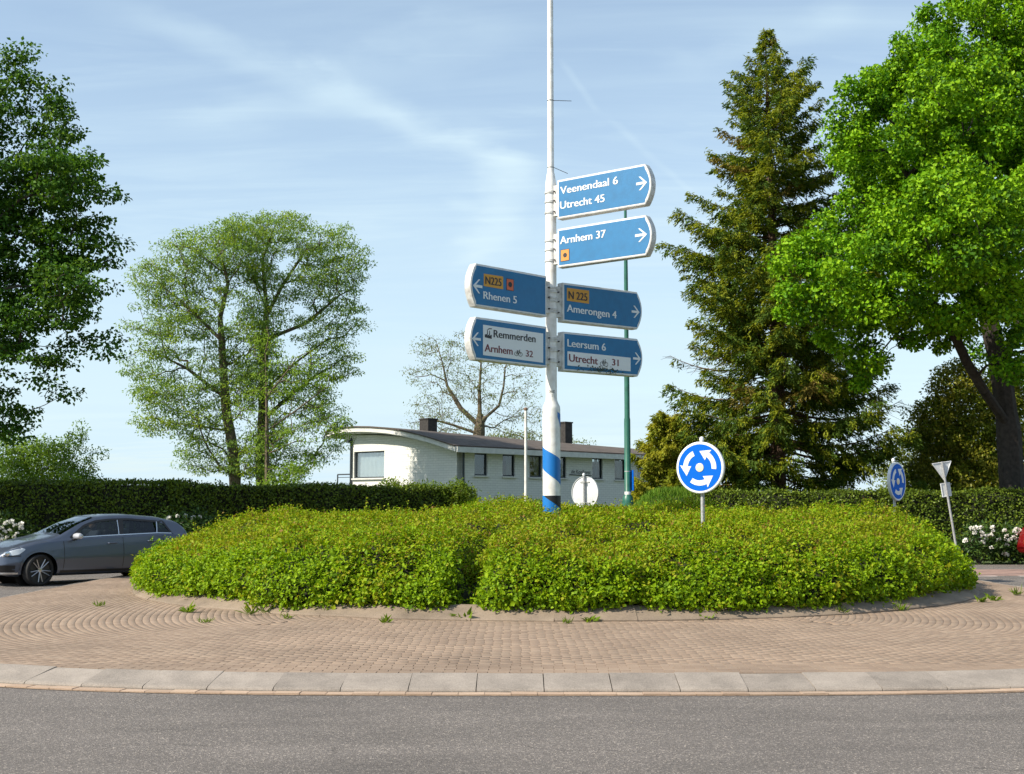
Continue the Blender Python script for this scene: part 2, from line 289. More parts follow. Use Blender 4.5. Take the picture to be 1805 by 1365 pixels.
# ------------------------------------------------------------------ mesh helpers
def tag(o, label=None, cat=None, group=None, kind=None):
    if label: o['label'] = label
    if cat: o['category'] = cat
    if group: o['group'] = group
    if kind: o['kind'] = kind
    return o
def empty(name, loc=(0, 0, 0), rz=0, label=None, cat=None, group=None, parent=None):
    o = bpy.data.objects.new(name, None); C.objects.link(o); o.location = loc; o.rotation_euler = (0, 0, rz); o.empty_display_size = .2
    if parent: o.parent = parent
    return tag(o, label, cat, group)
def link(name, me, m, parent=None, smooth=False):
    o = bpy.data.objects.new(name, me); C.objects.link(o)
    for x in (m if isinstance(m, (list, tuple)) else [m]): me.materials.append(x)
    if parent: o.parent = parent
    if smooth: me.shade_smooth()
    return o
class MB:
    def __init__(s): s.v = []; s.f = []; s.mi = []
    def add(s, vs, fs, mi=0):
        b = len(s.v); s.v += [tuple(v) for v in vs]; s.f += [tuple(b + i for i in f) for f in fs]; s.mi += [mi] * len(fs); return s
    def box(s, c, d, rz=0, mi=0):
        cx, cy, cz = c; hx, hy, hz = d[0] / 2, d[1] / 2, d[2] / 2; ca, sa = math.cos(rz), math.sin(rz)
        vs = []
        for z in (-hz, hz):
            for x, y in ((-hx, -hy), (hx, -hy), (hx, hy), (-hx, hy)): vs.append((cx + x * ca - y * sa, cy + x * sa + y * ca, cz + z))
        return s.add(vs, [(3, 2, 1, 0), (4, 5, 6, 7), (0, 1, 5, 4), (1, 2, 6, 5), (2, 3, 7, 6), (3, 0, 4, 7)], mi)
    def tube(s, pts, rs, n=8, cap=True, mi=0):
        pts = [Vector(p) for p in pts]
        if not isinstance(rs, (list, tuple, np.ndarray)): rs = [rs] * len(pts)
        vs = []; prev = None
        for i, p in enumerate(pts):
            d = (pts[min(i + 1, len(pts) - 1)] - pts[max(i - 1, 0)]).normalized()
            if prev is None:
                a = Vector((0, 0, 1)) if abs(d.z) < .9 else Vector((1, 0, 0)); u = d.cross(a).normalized()
            else:
                u = (prev - d * prev.dot(d)).normalized()
            prev = u; v = d.cross(u)
            for k in range(n):
                t = 2 * math.pi * k / n; vs.append(p + (u * math.cos(t) + v * math.sin(t)) * rs[i])
        fs = []
        for i in range(len(pts) - 1):
            for k in range(n):
                fs.append((i * n + k, i * n + (k + 1) % n, (i + 1) * n + (k + 1) % n, (i + 1) * n + k))
        if cap: fs.append(tuple(reversed(range(n)))); fs.append(tuple((len(pts) - 1) * n + k for k in range(n)))
        return s.add(vs, fs, mi)
    def lathe(s, prof, n=24, c=(0, 0, 0), axis='Z', mi=0):
        vs = []
        for r, z in prof:
            for k in range(n):
                t = 2 * math.pi * k / n; a, b = r * math.cos(t), r * math.sin(t)
                q = (a, b, z) if axis == 'Z' else ((a, z, b) if axis == 'Y' else (z, a, b))
                vs.append((q[0] + c[0], q[1] + c[1], q[2] + c[2]))
        fs = []
        for i in range(len(prof) - 1):
            for k in range(n): fs.append((i * n + k, i * n + (k + 1) % n, (i + 1) * n + (k + 1) % n, (i + 1) * n + k))
        fs.append(tuple(reversed(range(n)))); fs.append(tuple((len(prof) - 1) * n + k for k in range(n)))
        return s.add(vs, fs, mi)
    def prism(s, poly, y0, y1, mi=0):     # poly in (x,z), extruded along y
        n = len(poly); vs = [(x, y0, z) for x, z in poly] + [(x, y1, z) for x, z in poly]
        fs = [tuple(range(n)), tuple(reversed(range(n, 2 * n)))] + [(i, n + i, n + (i + 1) % n, (i + 1) % n) for i in range(n)]
        return s.add(vs, fs, mi)
    def build(s, name, m, parent=None, smooth=False, fixn=True):
        me = bpy.data.meshes.new(name); me.from_pydata(s.v, [], s.f)
        if any(s.mi): me.polygons.foreach_set('material_index', s.mi)
        if fixn:
            b = bmesh.new(); b.from_mesh(me); bmesh.ops.recalc_face_normals(b, faces=b.faces); b.to_mesh(me); b.free()
        o = link(name, me, m, parent, False)
        if smooth:
            me.shade_smooth()
            try: me.set_sharp_from_angle(angle=R(38))
            except Exception: pass
        return o

def hash3(i, j, k, seed):
    v = np.sin(i * 127.1 + j * 311.7 + k * 74.7 + seed * 53.3) * 43758.5453
    return v - np.floor(v)
def vnoise(P, scale, seed=0):
    q = np.asarray(P, float) / scale; i = np.floor(q); f = q - i; f = f * f * (3 - 2 * f); out = 0
    for a in (0, 1):
        for b in (0, 1):
            for c in (0, 1):
                wgt = (f[:, 0] if a else 1 - f[:, 0]) * (f[:, 1] if b else 1 - f[:, 1]) * (f[:, 2] if c else 1 - f[:, 2])
                out = out + wgt * hash3(i[:, 0] + a, i[:, 1] + b, i[:, 2] + c, seed)
    return out
def unit(a): return a / np.maximum(np.linalg.norm(a, axis=1, keepdims=True), 1e-9)
def randdir(n): return unit(rng.normal(size=(n, 3)))

def leaves(name, P, A, N, Ls, Ws, mats, parent=None, midx=None, fold=.3, droop=.12, extra=None):
    """one folded four-point blade per row of P: base P, axis A, face normal N"""
    n = len(P); A = unit(A); S = unit(np.cross(N, A)); Nn = np.cross(A, S)
    Ls = np.broadcast_to(np.asarray(Ls, float), (n,))[:, None]; Ws = np.broadcast_to(np.asarray(Ws, float), (n,))[:, None]
    V = np.empty((n, 4, 3)); V[:, 0] = P; V[:, 1] = P + A * Ls * .5 + S * Ws * .5 + Nn * Ws * fold * .5
    V[:, 2] = P + A * Ls - Nn * Ls * droop; V[:, 3] = P + A * Ls * .5 - S * Ws * .5 + Nn * Ws * fold * .5
    me = bpy.data.meshes.new(name); V = V.reshape(-1, 3)
    idx = (np.arange(n)[:, None] * 4 + np.array([0, 1, 2, 0, 2, 3])[None]).ravel()
    ev, ef = (np.zeros((0, 3)), []) if extra is None else extra
    nv = len(V); V = np.vstack([V, ev])
    loops = [idx]; starts = [np.arange(2 * n) * 3]; tot = [np.full(2 * n, 3)]
    pos = 6 * n
    if len(ef):
        ef = np.asarray(ef) + nv; k = ef.shape[1]
        loops.append(ef.ravel()); starts.append(pos + np.arange(len(ef)) * k); tot.append(np.full(len(ef), k))
    loops = np.concatenate(loops).astype(np.int32); starts = np.concatenate(starts).astype(np.int32)
    me.vertices.add(len(V)); me.vertices.foreach_set('co', V.astype(np.float32).ravel())
    me.loops.add(len(loops)); me.loops.foreach_set('vertex_index', loops)
    me.polygons.add(len(starts)); me.polygons.foreach_set('loop_start', starts)
    if midx is not None: me.polygons.foreach_set('material_index', np.repeat(np.asarray(midx), 2).astype(np.int32))
    me.update(calc_edges=True); me.validate()
    return link(name, me, mats, parent)

def copytree(o, parent=None):
    c = o.copy(); C.objects.link(c); c.parent = parent
    for ch in list(o.children): copytree(ch, c)
    return c
ORD = ['leftmost', 'second', 'third', 'fourth', 'fifth', 'sixth', 'seventh', 'eighth', 'ninth', 'tenth', 'eleventh', 'twelfth', 'thirteenth', 'fourteenth', 'fifteenth', 'sixteenth', 'seventeenth', 'eighteenth', 'nineteenth', 'twentieth']

# ------------------------------------------------------------------ ground, road, apron, kerbs
def sheet(name, poly, z, m, kind='structure'):
    me = bpy.data.meshes.new(name); me.from_pydata([(x, y, z) for x, y in poly], [], [tuple(range(len(poly)))])
    o = link(name, me, m); tag(o, kind=kind); return o
g = sheet('ground', [(-2500, -300), (2500, -300), (2500, 4500), (-2500, 4500)], -.012, M['grassground']); g['label'] = 'flat grassy ground stretching to the horizon'
rd = sheet('road', [(-70, -12), (70, -12), (70, 33.9), (13, 34.2), (-9, 32.4), (-70, 30.0)], 0, M['asphalt']); rd['label'] = 'grey asphalt road around the roundabout'
ln = sheet('cycle_lane', [(8.5, 28.75), (40, 29.6), (40, 32.4), (8.5, 31.5)], .004, M['redlane']); ln['label'] = 'faded reddish cycle lane on the right'
for k, (x0, x1) in enumerate(((8.3, 11.0), (11.5, 19.0))):
    y0 = 28.45 + (x0 - 8.3) * .02; y1 = 28.45 + (x1 - 8.3) * .02
    o = sheet('road_marking', [(x0, y0), (x1, y1), (x1, y1 + .18), (x0, y0 + .18)], .008, M['roadpaint'])
    o['label'] = ['shorter', 'longer'][k] + ' white line beside the reddish cycle lane'

AX, AY, Aa, Ab, An = .5, 24.0, 9.25, 13.05, 3.4
t = np.linspace(0, 2 * math.pi, 6001)[:-1]
oc = np.stack([AX + Aa * np.sign(np.cos(t)) * np.abs(np.cos(t)) ** (2 / An), AY + Ab * np.sign(np.sin(t)) * np.abs(np.sin(t)) ** (2 / An)], 1)
seg = np.linalg.norm(np.roll(oc, -1, 0) - oc, axis=1); cum = np.concatenate([[0], np.cumsum(seg)]); PER = cum[-1]
occ = np.vstack([oc, oc[:1]])
def curve_at(s):
    s = np.asarray(s) % PER
    p = np.stack([np.interp(s, cum, occ[:, 0]), np.interp(s, cum, occ[:, 1])], -1)
    s2 = (s + .05) % PER; s1 = (s - .05) % PER
    q = np.stack([np.interp(s2, cum, occ[:, 0]) - np.interp(s1, cum, occ[:, 0]), np.interp(s2, cum, occ[:, 1]) - np.interp(s1, cum, occ[:, 1])], -1)
    q = q / np.linalg.norm(q, axis=-1, keepdims=True)
    return p, q, np.stack([-q[..., 1], q[..., 0]], -1)      # point, tangent, inward normal
IC = np.array([.75, 23.9]); IR = 7.6
ZA = .118

pp, qq, nn = curve_at(np.linspace(0, PER, 241)[:-1])
ins = pp + nn * .42
ap = sheet('roundabout_apron', [tuple(x) for x in ins], ZA - .007, M['sand']); ap['label'] = 'clay brick overrun apron around the planted island'
def brick_mesh(L, W, hgt, name, mi=None):
    b = MB(); l, w_ = L / 2, W / 2; c = .0015
    vs = [(-l, -w_, -hgt), (l, -w_, -hgt), (l, w_, -hgt), (-l, w_, -hgt), (-l, -w_, -c), (l, -w_, -c), (l, w_, -c), (-l, w_, -c),
          (-l + c, -w_ + c, 0), (l - c, -w_ + c, 0), (l - c, w_ - c, 0), (-l + c, w_ - c, 0)]
    fs = [(0, 1, 5, 4), (1, 2, 6, 5), (2, 3, 7, 6), (3, 0, 4, 7), (4, 5, 9, 8), (5, 6, 10, 9), (6, 7, 11, 10), (7, 4, 8, 11), (8, 9, 10, 11)]
    b.add(vs, fs); return b
BL, BW = .200, .092
bm_proto = brick_mesh(BL - .0065, BW - .0032, .05, 'brick'); pv = np.array(bm_proto.v); pf = np.array(bm_proto.f)
bricks = []
sD = np.arange(0, PER, .02); pD, qD, nD = curve_at(sD)
for k in range(77):
    d = .44 + BW * (k + .5)
    p = pD + nD * d
    good = (p[:, 1] < 29.5) & (np.linalg.norm(p - IC, axis=1) > IR - .06) & (np.einsum('ij,ij->i', np.roll(p, -1, 0) - p, qD) > .002)
    idx = np.where(good)[0]
    if not len(idx): continue
    dd = np.sqrt(((p[idx][:, None, :] - oc[None, ::24, :]) ** 2).sum(2)).min(1); good[idx[dd < d - .03]] = False
    runs = np.split(np.where(good)[0], np.where(np.diff(np.where(good)[0]) > 1)[0] + 1)
    for run in runs:
        if len(run) < 12: continue
        c_ = p[run]; sl = np.concatenate([[0], np.cumsum(np.linalg.norm(np.diff(c_, axis=0), axis=1))])
        c0_ = np.interp(int(np.argmin(np.abs(c_[:, 0] - AX) + 9 * (c_[:, 1] > IC[1]))), np.arange(len(sl)), sl)
        st = np.arange((c0_ + (k % 2) * BL / 2 + random.uniform(-.015, .015)) % BL, sl[-1], BL)
        xq, yq = np.interp(st, sl, c_[:, 0]), np.interp(st, sl, c_[:, 1]); aq = np.arctan2(np.interp(st, sl, qD[run][:, 1]), np.interp(st, sl, qD[run][:, 0]))
        bricks += list(zip(xq, yq, aq))
bricks = np.array(bricks)
vis = (np.abs(bricks[:, 0] / bricks[:, 1]) < .43)
size = np.where(vis, 1 / (bricks[:, 1] ** 3), 0); order = np.argsort(-size)
bme = None
for n_i, i in enumerate(order[:290]):
    x, y, a = bricks[i]
    if bme is None:
        o = bm_proto.build('brick', M['brick'], ap); bme = o.data
    else:
        o = bpy.data.objects.new('brick', bme); C.objects.link(o); o.parent = ap
    o.location = (x, y, ZA + random.uniform(-.0007, .0007)); o.rotation_euler = (random.uniform(-.004, .004), random.uniform(-.003, .003), a + random.uniform(-.01, .01))
rest = bricks[order[290:]]
nb = len(rest); an = rest[:, 2] + rng.uniform(-.02, .02, nb); ca, sa = np.cos(an), np.sin(an)
V = np.empty((nb, 12, 3)); tx, ty = rng.uniform(-.0025, .0025, (2, nb))
V[:, :, 0] = rest[:, 0, None] + pv[None, :, 0] * ca[:, None] - pv[None, :, 1] * sa[:, None]
V[:, :, 1] = rest[:, 1, None] + pv[None, :, 0] * sa[:, None] + pv[None, :, 1] * ca[:, None]
V[:, :, 2] = ZA + pv[None, :, 2] + rng.uniform(-.0007, .0007, (nb, 1)) + pv[None, :, 0] * tx[:, None] + pv[None, :, 1] * ty[:, None]
me = bpy.data.meshes.new('brick_field'); Fq = (np.arange(nb)[:, None, None] * 12 + pf[None]).reshape(-1, 4)
me.vertices.add(nb * 12); me.vertices.foreach_set('co', V.astype(np.float32).ravel()); me.loops.add(Fq.size); me.loops.foreach_set('vertex_index', Fq.astype(np.int32).ravel())
me.polygons.add(len(Fq)); me.polygons.foreach_set('loop_start', (np.arange(len(Fq)) * 4).astype(np.int32)); me.update(calc_edges=True)
o = link('brick_field', me, M['brick'], ap); o['kind'] = 'stuff'

# outer kerb: sloped overrun kerbstones, each its own piece
pa, _, na = curve_at(np.linspace(0, PER, 241)[:-1])
b = MB(); n = len(pa)
vs = [(x, y, .010) for x, y in pa + na * .01] + [(x, y, .06) for x, y in pa + na * .40]
b.add(vs, [(i, (i + 1) % n, n + (i + 1) % n, n + i) for i in range(n)])
ok_ = b.build('outer_kerb', M['sand']); tag(ok_, 'sloping pale concrete kerb around the brick apron', kind='structure')
KL = .585
kb = MB(); prof = [(0, -.05), (0, .022), (.008, .034), (.035, .046), (.385, .116), (.42, .120), (.432, .112), (.432, -.05)]
def kerb_piece(L, prof, gap):
    b = MB(); n = len(prof); l = L / 2 - gap
    vs = [(-l, y, z) for y, z in prof] + [(-l + .006, y, z) for y, z in prof][:0] + [(l, y, z) for y, z in prof]
    b.add(vs, [tuple(range(n)), tuple(reversed(range(n, 2 * n)))] + [(i, n + i, n + (i + 1) % n, (i + 1) % n) for i in range(n)])
    return b
kme = None; NK = int(round(PER / KL)); KLr = PER / NK
for i in range(NK):
    p, q, n_ = curve_at((i + .37) * KLr)
    if p[1] > 31: continue
    if kme is None: o = kerb_piece(KLr, prof, .004).build('kerbstone', M['kerb'], ok_); kme = o.data
    else: o = bpy.data.objects.new('kerbstone', kme); C.objects.link(o); o.parent = ok_
    o.location = (p[0], p[1], random.uniform(-.004, .003)); o.rotation_euler = (random.uniform(-.012, .012), random.uniform(-.004, .004), math.atan2(q[1], q[0]) + random.uniform(-.006, .006))
gme = None
b = MB(); vs = [(x, y, .004) for x, y in pa - na * .15] + [(x, y, .004) for x, y in pa + na * .02]
b.add(vs, [(i, (i + 1) % n, n + (i + 1) % n, n + i) for i in range(n)])
gu = b.build('gutter', M['sand']); tag(gu, 'narrow row of tan bricks along the foot of the outer kerb', kind='structure')
NG = int(PER / .225)
for i in range(NG):
    p, q, n_ = curve_at(i * PER / NG)
    if p[1] > 13.5 or abs(p[0]) > 7.2: continue
    if gme is None: o = brick_mesh(.2225, .115, .03, 'gutter_brick').build('gutter_brick', M['gutterbrick'], gu); gme = o.data
    else: o = bpy.data.objects.new('gutter_brick', gme); C.objects.link(o); o.parent = gu
    p = p - n_ * .068
    o.location = (p[0], p[1], .016 + random.uniform(-.003, .003)); o.rotation_euler = (random.uniform(-.02, .02), random.uniform(-.01, .01), math.atan2(q[1], q[0]) + random.uniform(-.02, .02))

# island kerb
NI = 44; ang = np.linspace(0, 2 * math.pi, 97)[:-1]
b = MB(); n = len(ang)
vs = [(IC[0] + (IR - .02) * math.cos(a), IC[1] + (IR - .02) * math.sin(a), ZA - .003) for a in ang] + [(IC[0] + (IR - .5) * math.cos(a), IC[1] + (IR - .5) * math.sin(a), .22) for a in ang]
b.add(vs, [(i, (i + 1) % n, n + (i + 1) % n, n + i) for i in range(n)])
ik = b.build('island_kerb', M['sand']); tag(ik, 'sloping concrete kerb round the planted island', kind='structure')
prof2 = [(0, .02), (0, ZA + .018), (.02, ZA + .035), (.34, ZA + .175), (.40, ZA + .185), (.46, ZA + .17), (.46, .02)]
ime = None; il = 2 * math.pi * IR / NI
for i in range(NI):
    a = 2 * math.pi * (i + .31) / NI
    if math.sin(a) > .55: continue
    if ime is None: o = kerb_piece(il, prof2, .005).build('kerbstone', M['kerb2'], ik); ime = o.data
    else: o = bpy.data.objects.new('kerbstone', ime); C.objects.link(o); o.parent = ik
    rr_ = IR * math.cos(math.pi / NI) + .012
    o.location = (IC[0] + rr_ * math.cos(a), IC[1] + rr_ * math.sin(a), random.uniform(-.008, .006)); o.rotation_euler = (random.uniform(-.02, .02), random.uniform(-.006, .006), a + math.pi / 2 + random.uniform(-.01, .01))

# ------------------------------------------------------------------ planted island
RE = IR - .36
def sstep(a, b_, x): t_ = np.clip((x - a) / (b_ - a), 0, 1); return t_ * t_ * (3 - 2 * t_)
# cross-section of the planting from the kerb to the centre: (inset from RE, height)
_pr = np.array([(.04, .20), (-.10, .25), (-.19, .34), (-.20, .46), (-.12, .60), (.02, .74), (.20, .88), (.46, 1.02), (.82, 1.15), (1.3, 1.27), (2.0, 1.38), (3.0, 1.46), (4.6, 1.50), (RE, 1.50)])
def _chaikin(p):
    q = np.empty((2 * len(p) - 2, 2)); q[0::2] = .75 * p[:-1] + .25 * p[1:]; q[1::2] = .25 * p[:-1] + .75 * p[1:]
    return np.vstack([p[:1], q, p[-1:]])
for _ in range(3): _pr = _chaikin(_pr)
_sl = np.concatenate([[0], np.cumsum(np.linalg.norm(np.diff(_pr, axis=0), axis=1))]); SMAX = _sl[-1]
def bed_surface(az, sv, shrink=0.0):
    ins = np.interp(sv, _sl, _pr[:, 0]); z = np.interp(sv, _sl, _pr[:, 1])
    e = .03; ti = np.interp(np.minimum(sv + e, SMAX), _sl, _pr[:, 0]) - np.interp(np.maximum(sv - e, 0), _sl, _pr[:, 0]); tz = np.interp(np.minimum(sv + e, SMAX), _sl, _pr[:, 1]) - np.interp(np.maximum(sv - e, 0), _sl, _pr[:, 1])
    ca, sa = np.cos(az), np.sin(az); r_ = RE - ins
    N = unit(np.stack([tz * ca, tz * sa, np.maximum(ti, -.5 * tz)], 1)); N = unit(N + np.array([0, 0, .05]))
    x, y = IC[0] + r_ * ca, IC[1] + r_ * sa
    z = .2 + (z - .2) * (1 + .17 * sstep(3.5, 7.2, x) * (ins < 2.5) * np.clip((2.5 - ins) / 1.5, 0, 1) - .0 * x)
    z = z - .26 * np.clip(-sa, 0, 1) ** .7 * np.interp(ins, [.3, 1.2, 2.3, 3.6, 6.0], [0, .55, 1, .75, 0])
    z = z - .20 * (1 - sstep(-6.6, -3.2, x)) * np.interp(ins, [-.2, .1, .6, 1.4, 2.6], [0, .6, 1, .8, 0])
    x = x - .14 * (1 - sstep(-6.8, -3.0, x))
    P = np.stack([x, y, z], 1); low = np.clip((z - .2) / .25, 0, 1)
    big = .30 * (vnoise(P, 1.6, 3) - .5) + .26 * (vnoise(P, .66, 5) - .5) + .25 * (vnoise(P, .27, 8) - .5)
    P = P + N * (big * (.35 + .65 * low))[:, None]
    x, y = P[:, 0], P[:, 1]
    P[:, 2] -= .14 * np.exp(-((x - .8) ** 2 + (y - 23.0) ** 2) / 2.2)
    # trodden gap running in from the near edge toward the mast
    xg = -.60 + .04 * (y - 16.6) + np.where(y > 19.3, (y - 19.3) * .35, 0) + .05 * np.sin(y * 3)
    wg = np.interp(y, [16.2, 17.2, 18.6, 20.0, 21.2, 22.6], [1, .95, .62, .48, .36, .0]) * (y < 22.6)
    gpf = wg * np.exp(-((x - xg) / (.16 + .045 * np.clip(y - 16, 0, 9))) ** 2)
    P[:, 2] = np.maximum(P[:, 2] - .85 * gpf * np.clip(P[:, 2] - .15, 0, 1), .15)
    P[:, 1] += .62 * gpf * (y < 18.0)
    return P - N * shrink, N
# soil mound under the shrubs
nr, na_ = 46, 180; sv = np.linspace(.12, SMAX - .01, nr); aa = np.linspace(0, 2 * math.pi, na_ + 1)[:-1]
GA, GS = np.meshgrid(aa, sv); GP, _ = bed_surface(GA.ravel(), GS.ravel(), .13); GP[:na_, 2] = .14
b = MB(); b.add([tuple(q) for q in GP], [(i * na_ + k, i * na_ + (k + 1) % na_, (i + 1) * na_ + (k + 1) % na_, (i + 1) * na_ + k) for i in range(nr - 1) for k in range(na_)])
o = b.build('island_soil', M['soil'], smooth=True); tag(o, 'dark soil and twigs beneath the island shrubs', kind='structure')
# sprigs spread evenly by area, denser where the bed faces the viewer at close range
nq = 200000; sv = rng.random(nq) * SMAX; az = rng.random(nq) * 2 * math.pi
r_ = RE - np.interp(sv, _sl, _pr[:, 0]); yy0 = IC[1] + r_ * np.sin(az)
near = np.interp(yy0, [16, 18, 21, 25, 32], [1, .9, .62, .45, .22]); kp = rng.random(nq) < (r_ / (RE + .2)) * near
SP, SN = bed_surface(az[kp], sv[kp]); ins_ = RE - r_[kp]; istop = np.clip((ins_ - .0) / .7, 0, 1)
SP = SP + SN * (rng.normal(0, .036, (len(SP), 1)) - .02 - .12 * np.clip(vnoise(SP, .17, 14) - .60, 0, 1)[:, None] * 3)
shoot = (rng.random(len(SP)) < .06); SP[shoot, 2] += rng.uniform(.03, .10, shoot.sum())
nl = 6
lp = np.repeat(SP, nl, 0); lN = np.repeat(SN, nl, 0); top = np.repeat(istop, nl); m_ = len(lp)
lp = lp + rng.normal(0, .036, (m_, 3))
ax = unit(rng.normal(size=(m_, 3)) + lN * .55 + np.array([0, 0, -.05])); fn = unit(lN * .9 + np.array([0, 0, .55]) + rng.normal(0, .42, (m_, 3)))
nz = vnoise(lp, .9, 21); nz2 = vnoise(lp, .22, 23)
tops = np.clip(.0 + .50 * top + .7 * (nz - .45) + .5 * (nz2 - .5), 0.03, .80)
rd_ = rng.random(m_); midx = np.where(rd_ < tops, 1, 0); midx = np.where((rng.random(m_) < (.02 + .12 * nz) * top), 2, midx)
sz = rng.uniform(.029, .060, m_) * (1.18 - .22 * top) * (1 + .5 * (rng.random(m_) < .05))
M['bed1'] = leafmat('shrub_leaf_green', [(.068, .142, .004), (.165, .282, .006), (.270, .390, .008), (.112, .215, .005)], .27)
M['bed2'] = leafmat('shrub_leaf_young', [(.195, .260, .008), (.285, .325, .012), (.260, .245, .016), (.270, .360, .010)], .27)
M['bed3'] = leafmat('shrub_leaf_reddish', [(.200, .115, .030), (.250, .150, .036), (.180, .135, .025)], .3)
# stray shoots: a thin stem with leaves up it
nsh = 420; pick = rng.choice(len(SP), nsh, replace=False); sp0 = SP[pick] - SN[pick] * .05; sdr = unit(SN[pick] * .6 + np.array([0, 0, .9]) + rng.normal(0, .35, (nsh, 3))); slen = rng.uniform(.10, .30, nsh)
kk = 9; fr_ = np.tile(np.linspace(.25, 1, kk), nsh); P_ = np.repeat(sp0, kk, 0) + np.repeat(sdr * slen[:, None], kk, 0) * fr_[:, None] + rng.normal(0, .008, (nsh * kk, 3))
lp = np.vstack([lp, P_, sp0]); ax = np.vstack([ax, randdir(nsh * kk) + np.repeat(sdr, kk, 0) * .5, sdr]); fn = np.vstack([fn, unit(rng.normal(0, .6, (nsh * kk, 3)) + np.array([0, 0, .8])), unit(np.cross(sdr, randdir(nsh)))])
sw = np.concatenate([sz * .72, np.full(nsh * kk, .030), np.full(nsh, .007)]); sz = np.concatenate([sz, rng.uniform(.03, .055, nsh * kk), slen]); midx = np.concatenate([midx, (rng.random(nsh * kk) < .5).astype(int), np.full(nsh, 2)])
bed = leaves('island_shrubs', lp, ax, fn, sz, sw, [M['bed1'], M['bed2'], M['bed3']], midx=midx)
tag(bed, 'dense low leafy shrubs covering the roundabout island', kind='stuff')

# ------------------------------------------------------------------ lettering helper
_cap = {}
def text_mesh(s, bold=.012):
    cu = bpy.data.curves.new('t', 'FONT'); cu.body = s; cu.size = 1; cu.offset = bold; cu.resolution_u = 4
    o = bpy.data.objects.new('t', cu); C.objects.link(o); bpy.context.view_layer.update()
    me = bpy.data.meshes.new_from_object(o.evaluated_get(bpy.context.evaluated_depsgraph_get()))
    bpy.data.objects.remove(o); bpy.data.curves.remove(cu); return me
def text_on(name, s, x0, z0, x1, z1, cap, y, m, parent, bold=.012, shear=0):
    """lettering in the xz plane at depth y, baseline from (x0,z0) to (x1,z1); one object for each word"""
    def co(me): v = np.empty(len(me.vertices) * 3); me.vertices.foreach_get('co', v); return v.reshape(-1, 3)
    if 'H' not in _cap: _cap['H'] = co(text_mesh('H', 0))[:, 1].max()
    full = co(text_mesh(s, 0)); mn, mxx = full[:, 0].min(), full[:, 0].max(); done = ''
    for wd in s.split(' '):
        me = text_mesh(wd, 0); v = co(me); end = co(text_mesh(done + wd, 0))[:, 0].max(); off = end - v[:, 0].max(); done += wd + ' '
        fs = [tuple(p.vertices) for p in me.polygons]; mb = MB()
        for k, sh_ in enumerate((0, -1, 1)):
            if k and bold <= 0: break
            u = (v[:, 0] + off - mn) / (mxx - mn); hz = v[:, 1] * cap / _cap['H']
            mb.add(np.stack([x0 + (x1 - x0) * u + shear * hz + sh_ * bold * cap, np.full(len(u), y - .0004 * k), z0 + (z1 - z0) * u + hz], 1), fs)
        mb.build(name, m, parent, fixn=False)

# ------------------------------------------------------------------ signpost mast with six direction panels
SPX = at(972.5, 890, 24.2); SPX.z = .25
post = empty('direction_signpost', SPX, 0, 'tall white signpost mast with blue stripes and six blue direction panels', 'signpost')
def pz(y): return at(972, y, 24.2).z - SPX.z
b = MB()
zb, z1, z2, z3, z4 = 0.4, pz(722), pz(708), pz(326), pz(304)
prof = [(.172, zb), (.172, z1), (.165, z1 + .06), (.128, z2 - .02), (.112, z2 + .03), (.108, z2 + .1), (.106, z3), (.100, z3 + .06), (.078, z4 - .04), (.066, z4), (.064, z4 + .1), (.056, 12.6), (.05, 15.2), (.02, 15.25)]
b.lathe(prof, 32); mast = b.build('mast', M['white'], post, True)
def ring(name, f_lo, f_hi, r_, m, a0=-180, a1=180, nseg=72, parent=None):
    b = MB(); vs = []
    for i in range(nseg + 1):
        th = a0 + (a1 - a0) * i / nseg; x, y = r_ * math.sin(R(th)), -r_ * math.cos(R(th))
        vs += [(x, y, f_lo(th)), (x, y, f_hi(th))]
    b.add(vs, [(2 * i, 2 * i + 2, 2 * i + 3, 2 * i + 1) for i in range(nseg)]); return b.build(name, m, parent, True, False)
ring('stripe', lambda t_: pz(841 + 35 * t_ / 180), lambda t_: pz(800 + 28 * t_ / 180), .1742, M['blue'], parent=mast)
ring('stripe', lambda t_: pz(max(728, min(770, 748 + (t_ - 62) * .55)) if t_ < 85 else 781 + (t_ - 85) * .25), lambda t_: pz(727 + (t_ - 40) * .1), .1742, M['blue'], 40, 150, parent=mast)
ring('stripe', lambda t_: .42, lambda t_: pz(874), .1742, M['black'], parent=mast)
ring('stripe', lambda t_: .41, lambda t_: min(pz(874) + .002, pz(885 + 33 * t_ / 180)), .1766, M['blue'], parent=mast)
for yy, dz, ln_ in ((178, -.02, .35), (296, -.13, .27)):
    z = pz(yy); rr_ = .064
    b = MB(); b.tube([(rr_ * math.cos(a), rr_ * math.sin(a), z) for a in np.linspace(0, 2 * math.pi, 17)], .006, 6)
    b.tube([(rr_ * .9, -.02, z), (rr_ + ln_, -.05, z + dz)], .006, 6); b.build('cable_tie', M['ink'], post)
text_on('lettering', '24682', -.045, pz(694), .065, pz(694), .055, -.109, M['ink'], mast, 0)
text_on('lettering', '2', .0, pz(700), .02, pz(700), .045, -.111, M['ink'], mast, 0)

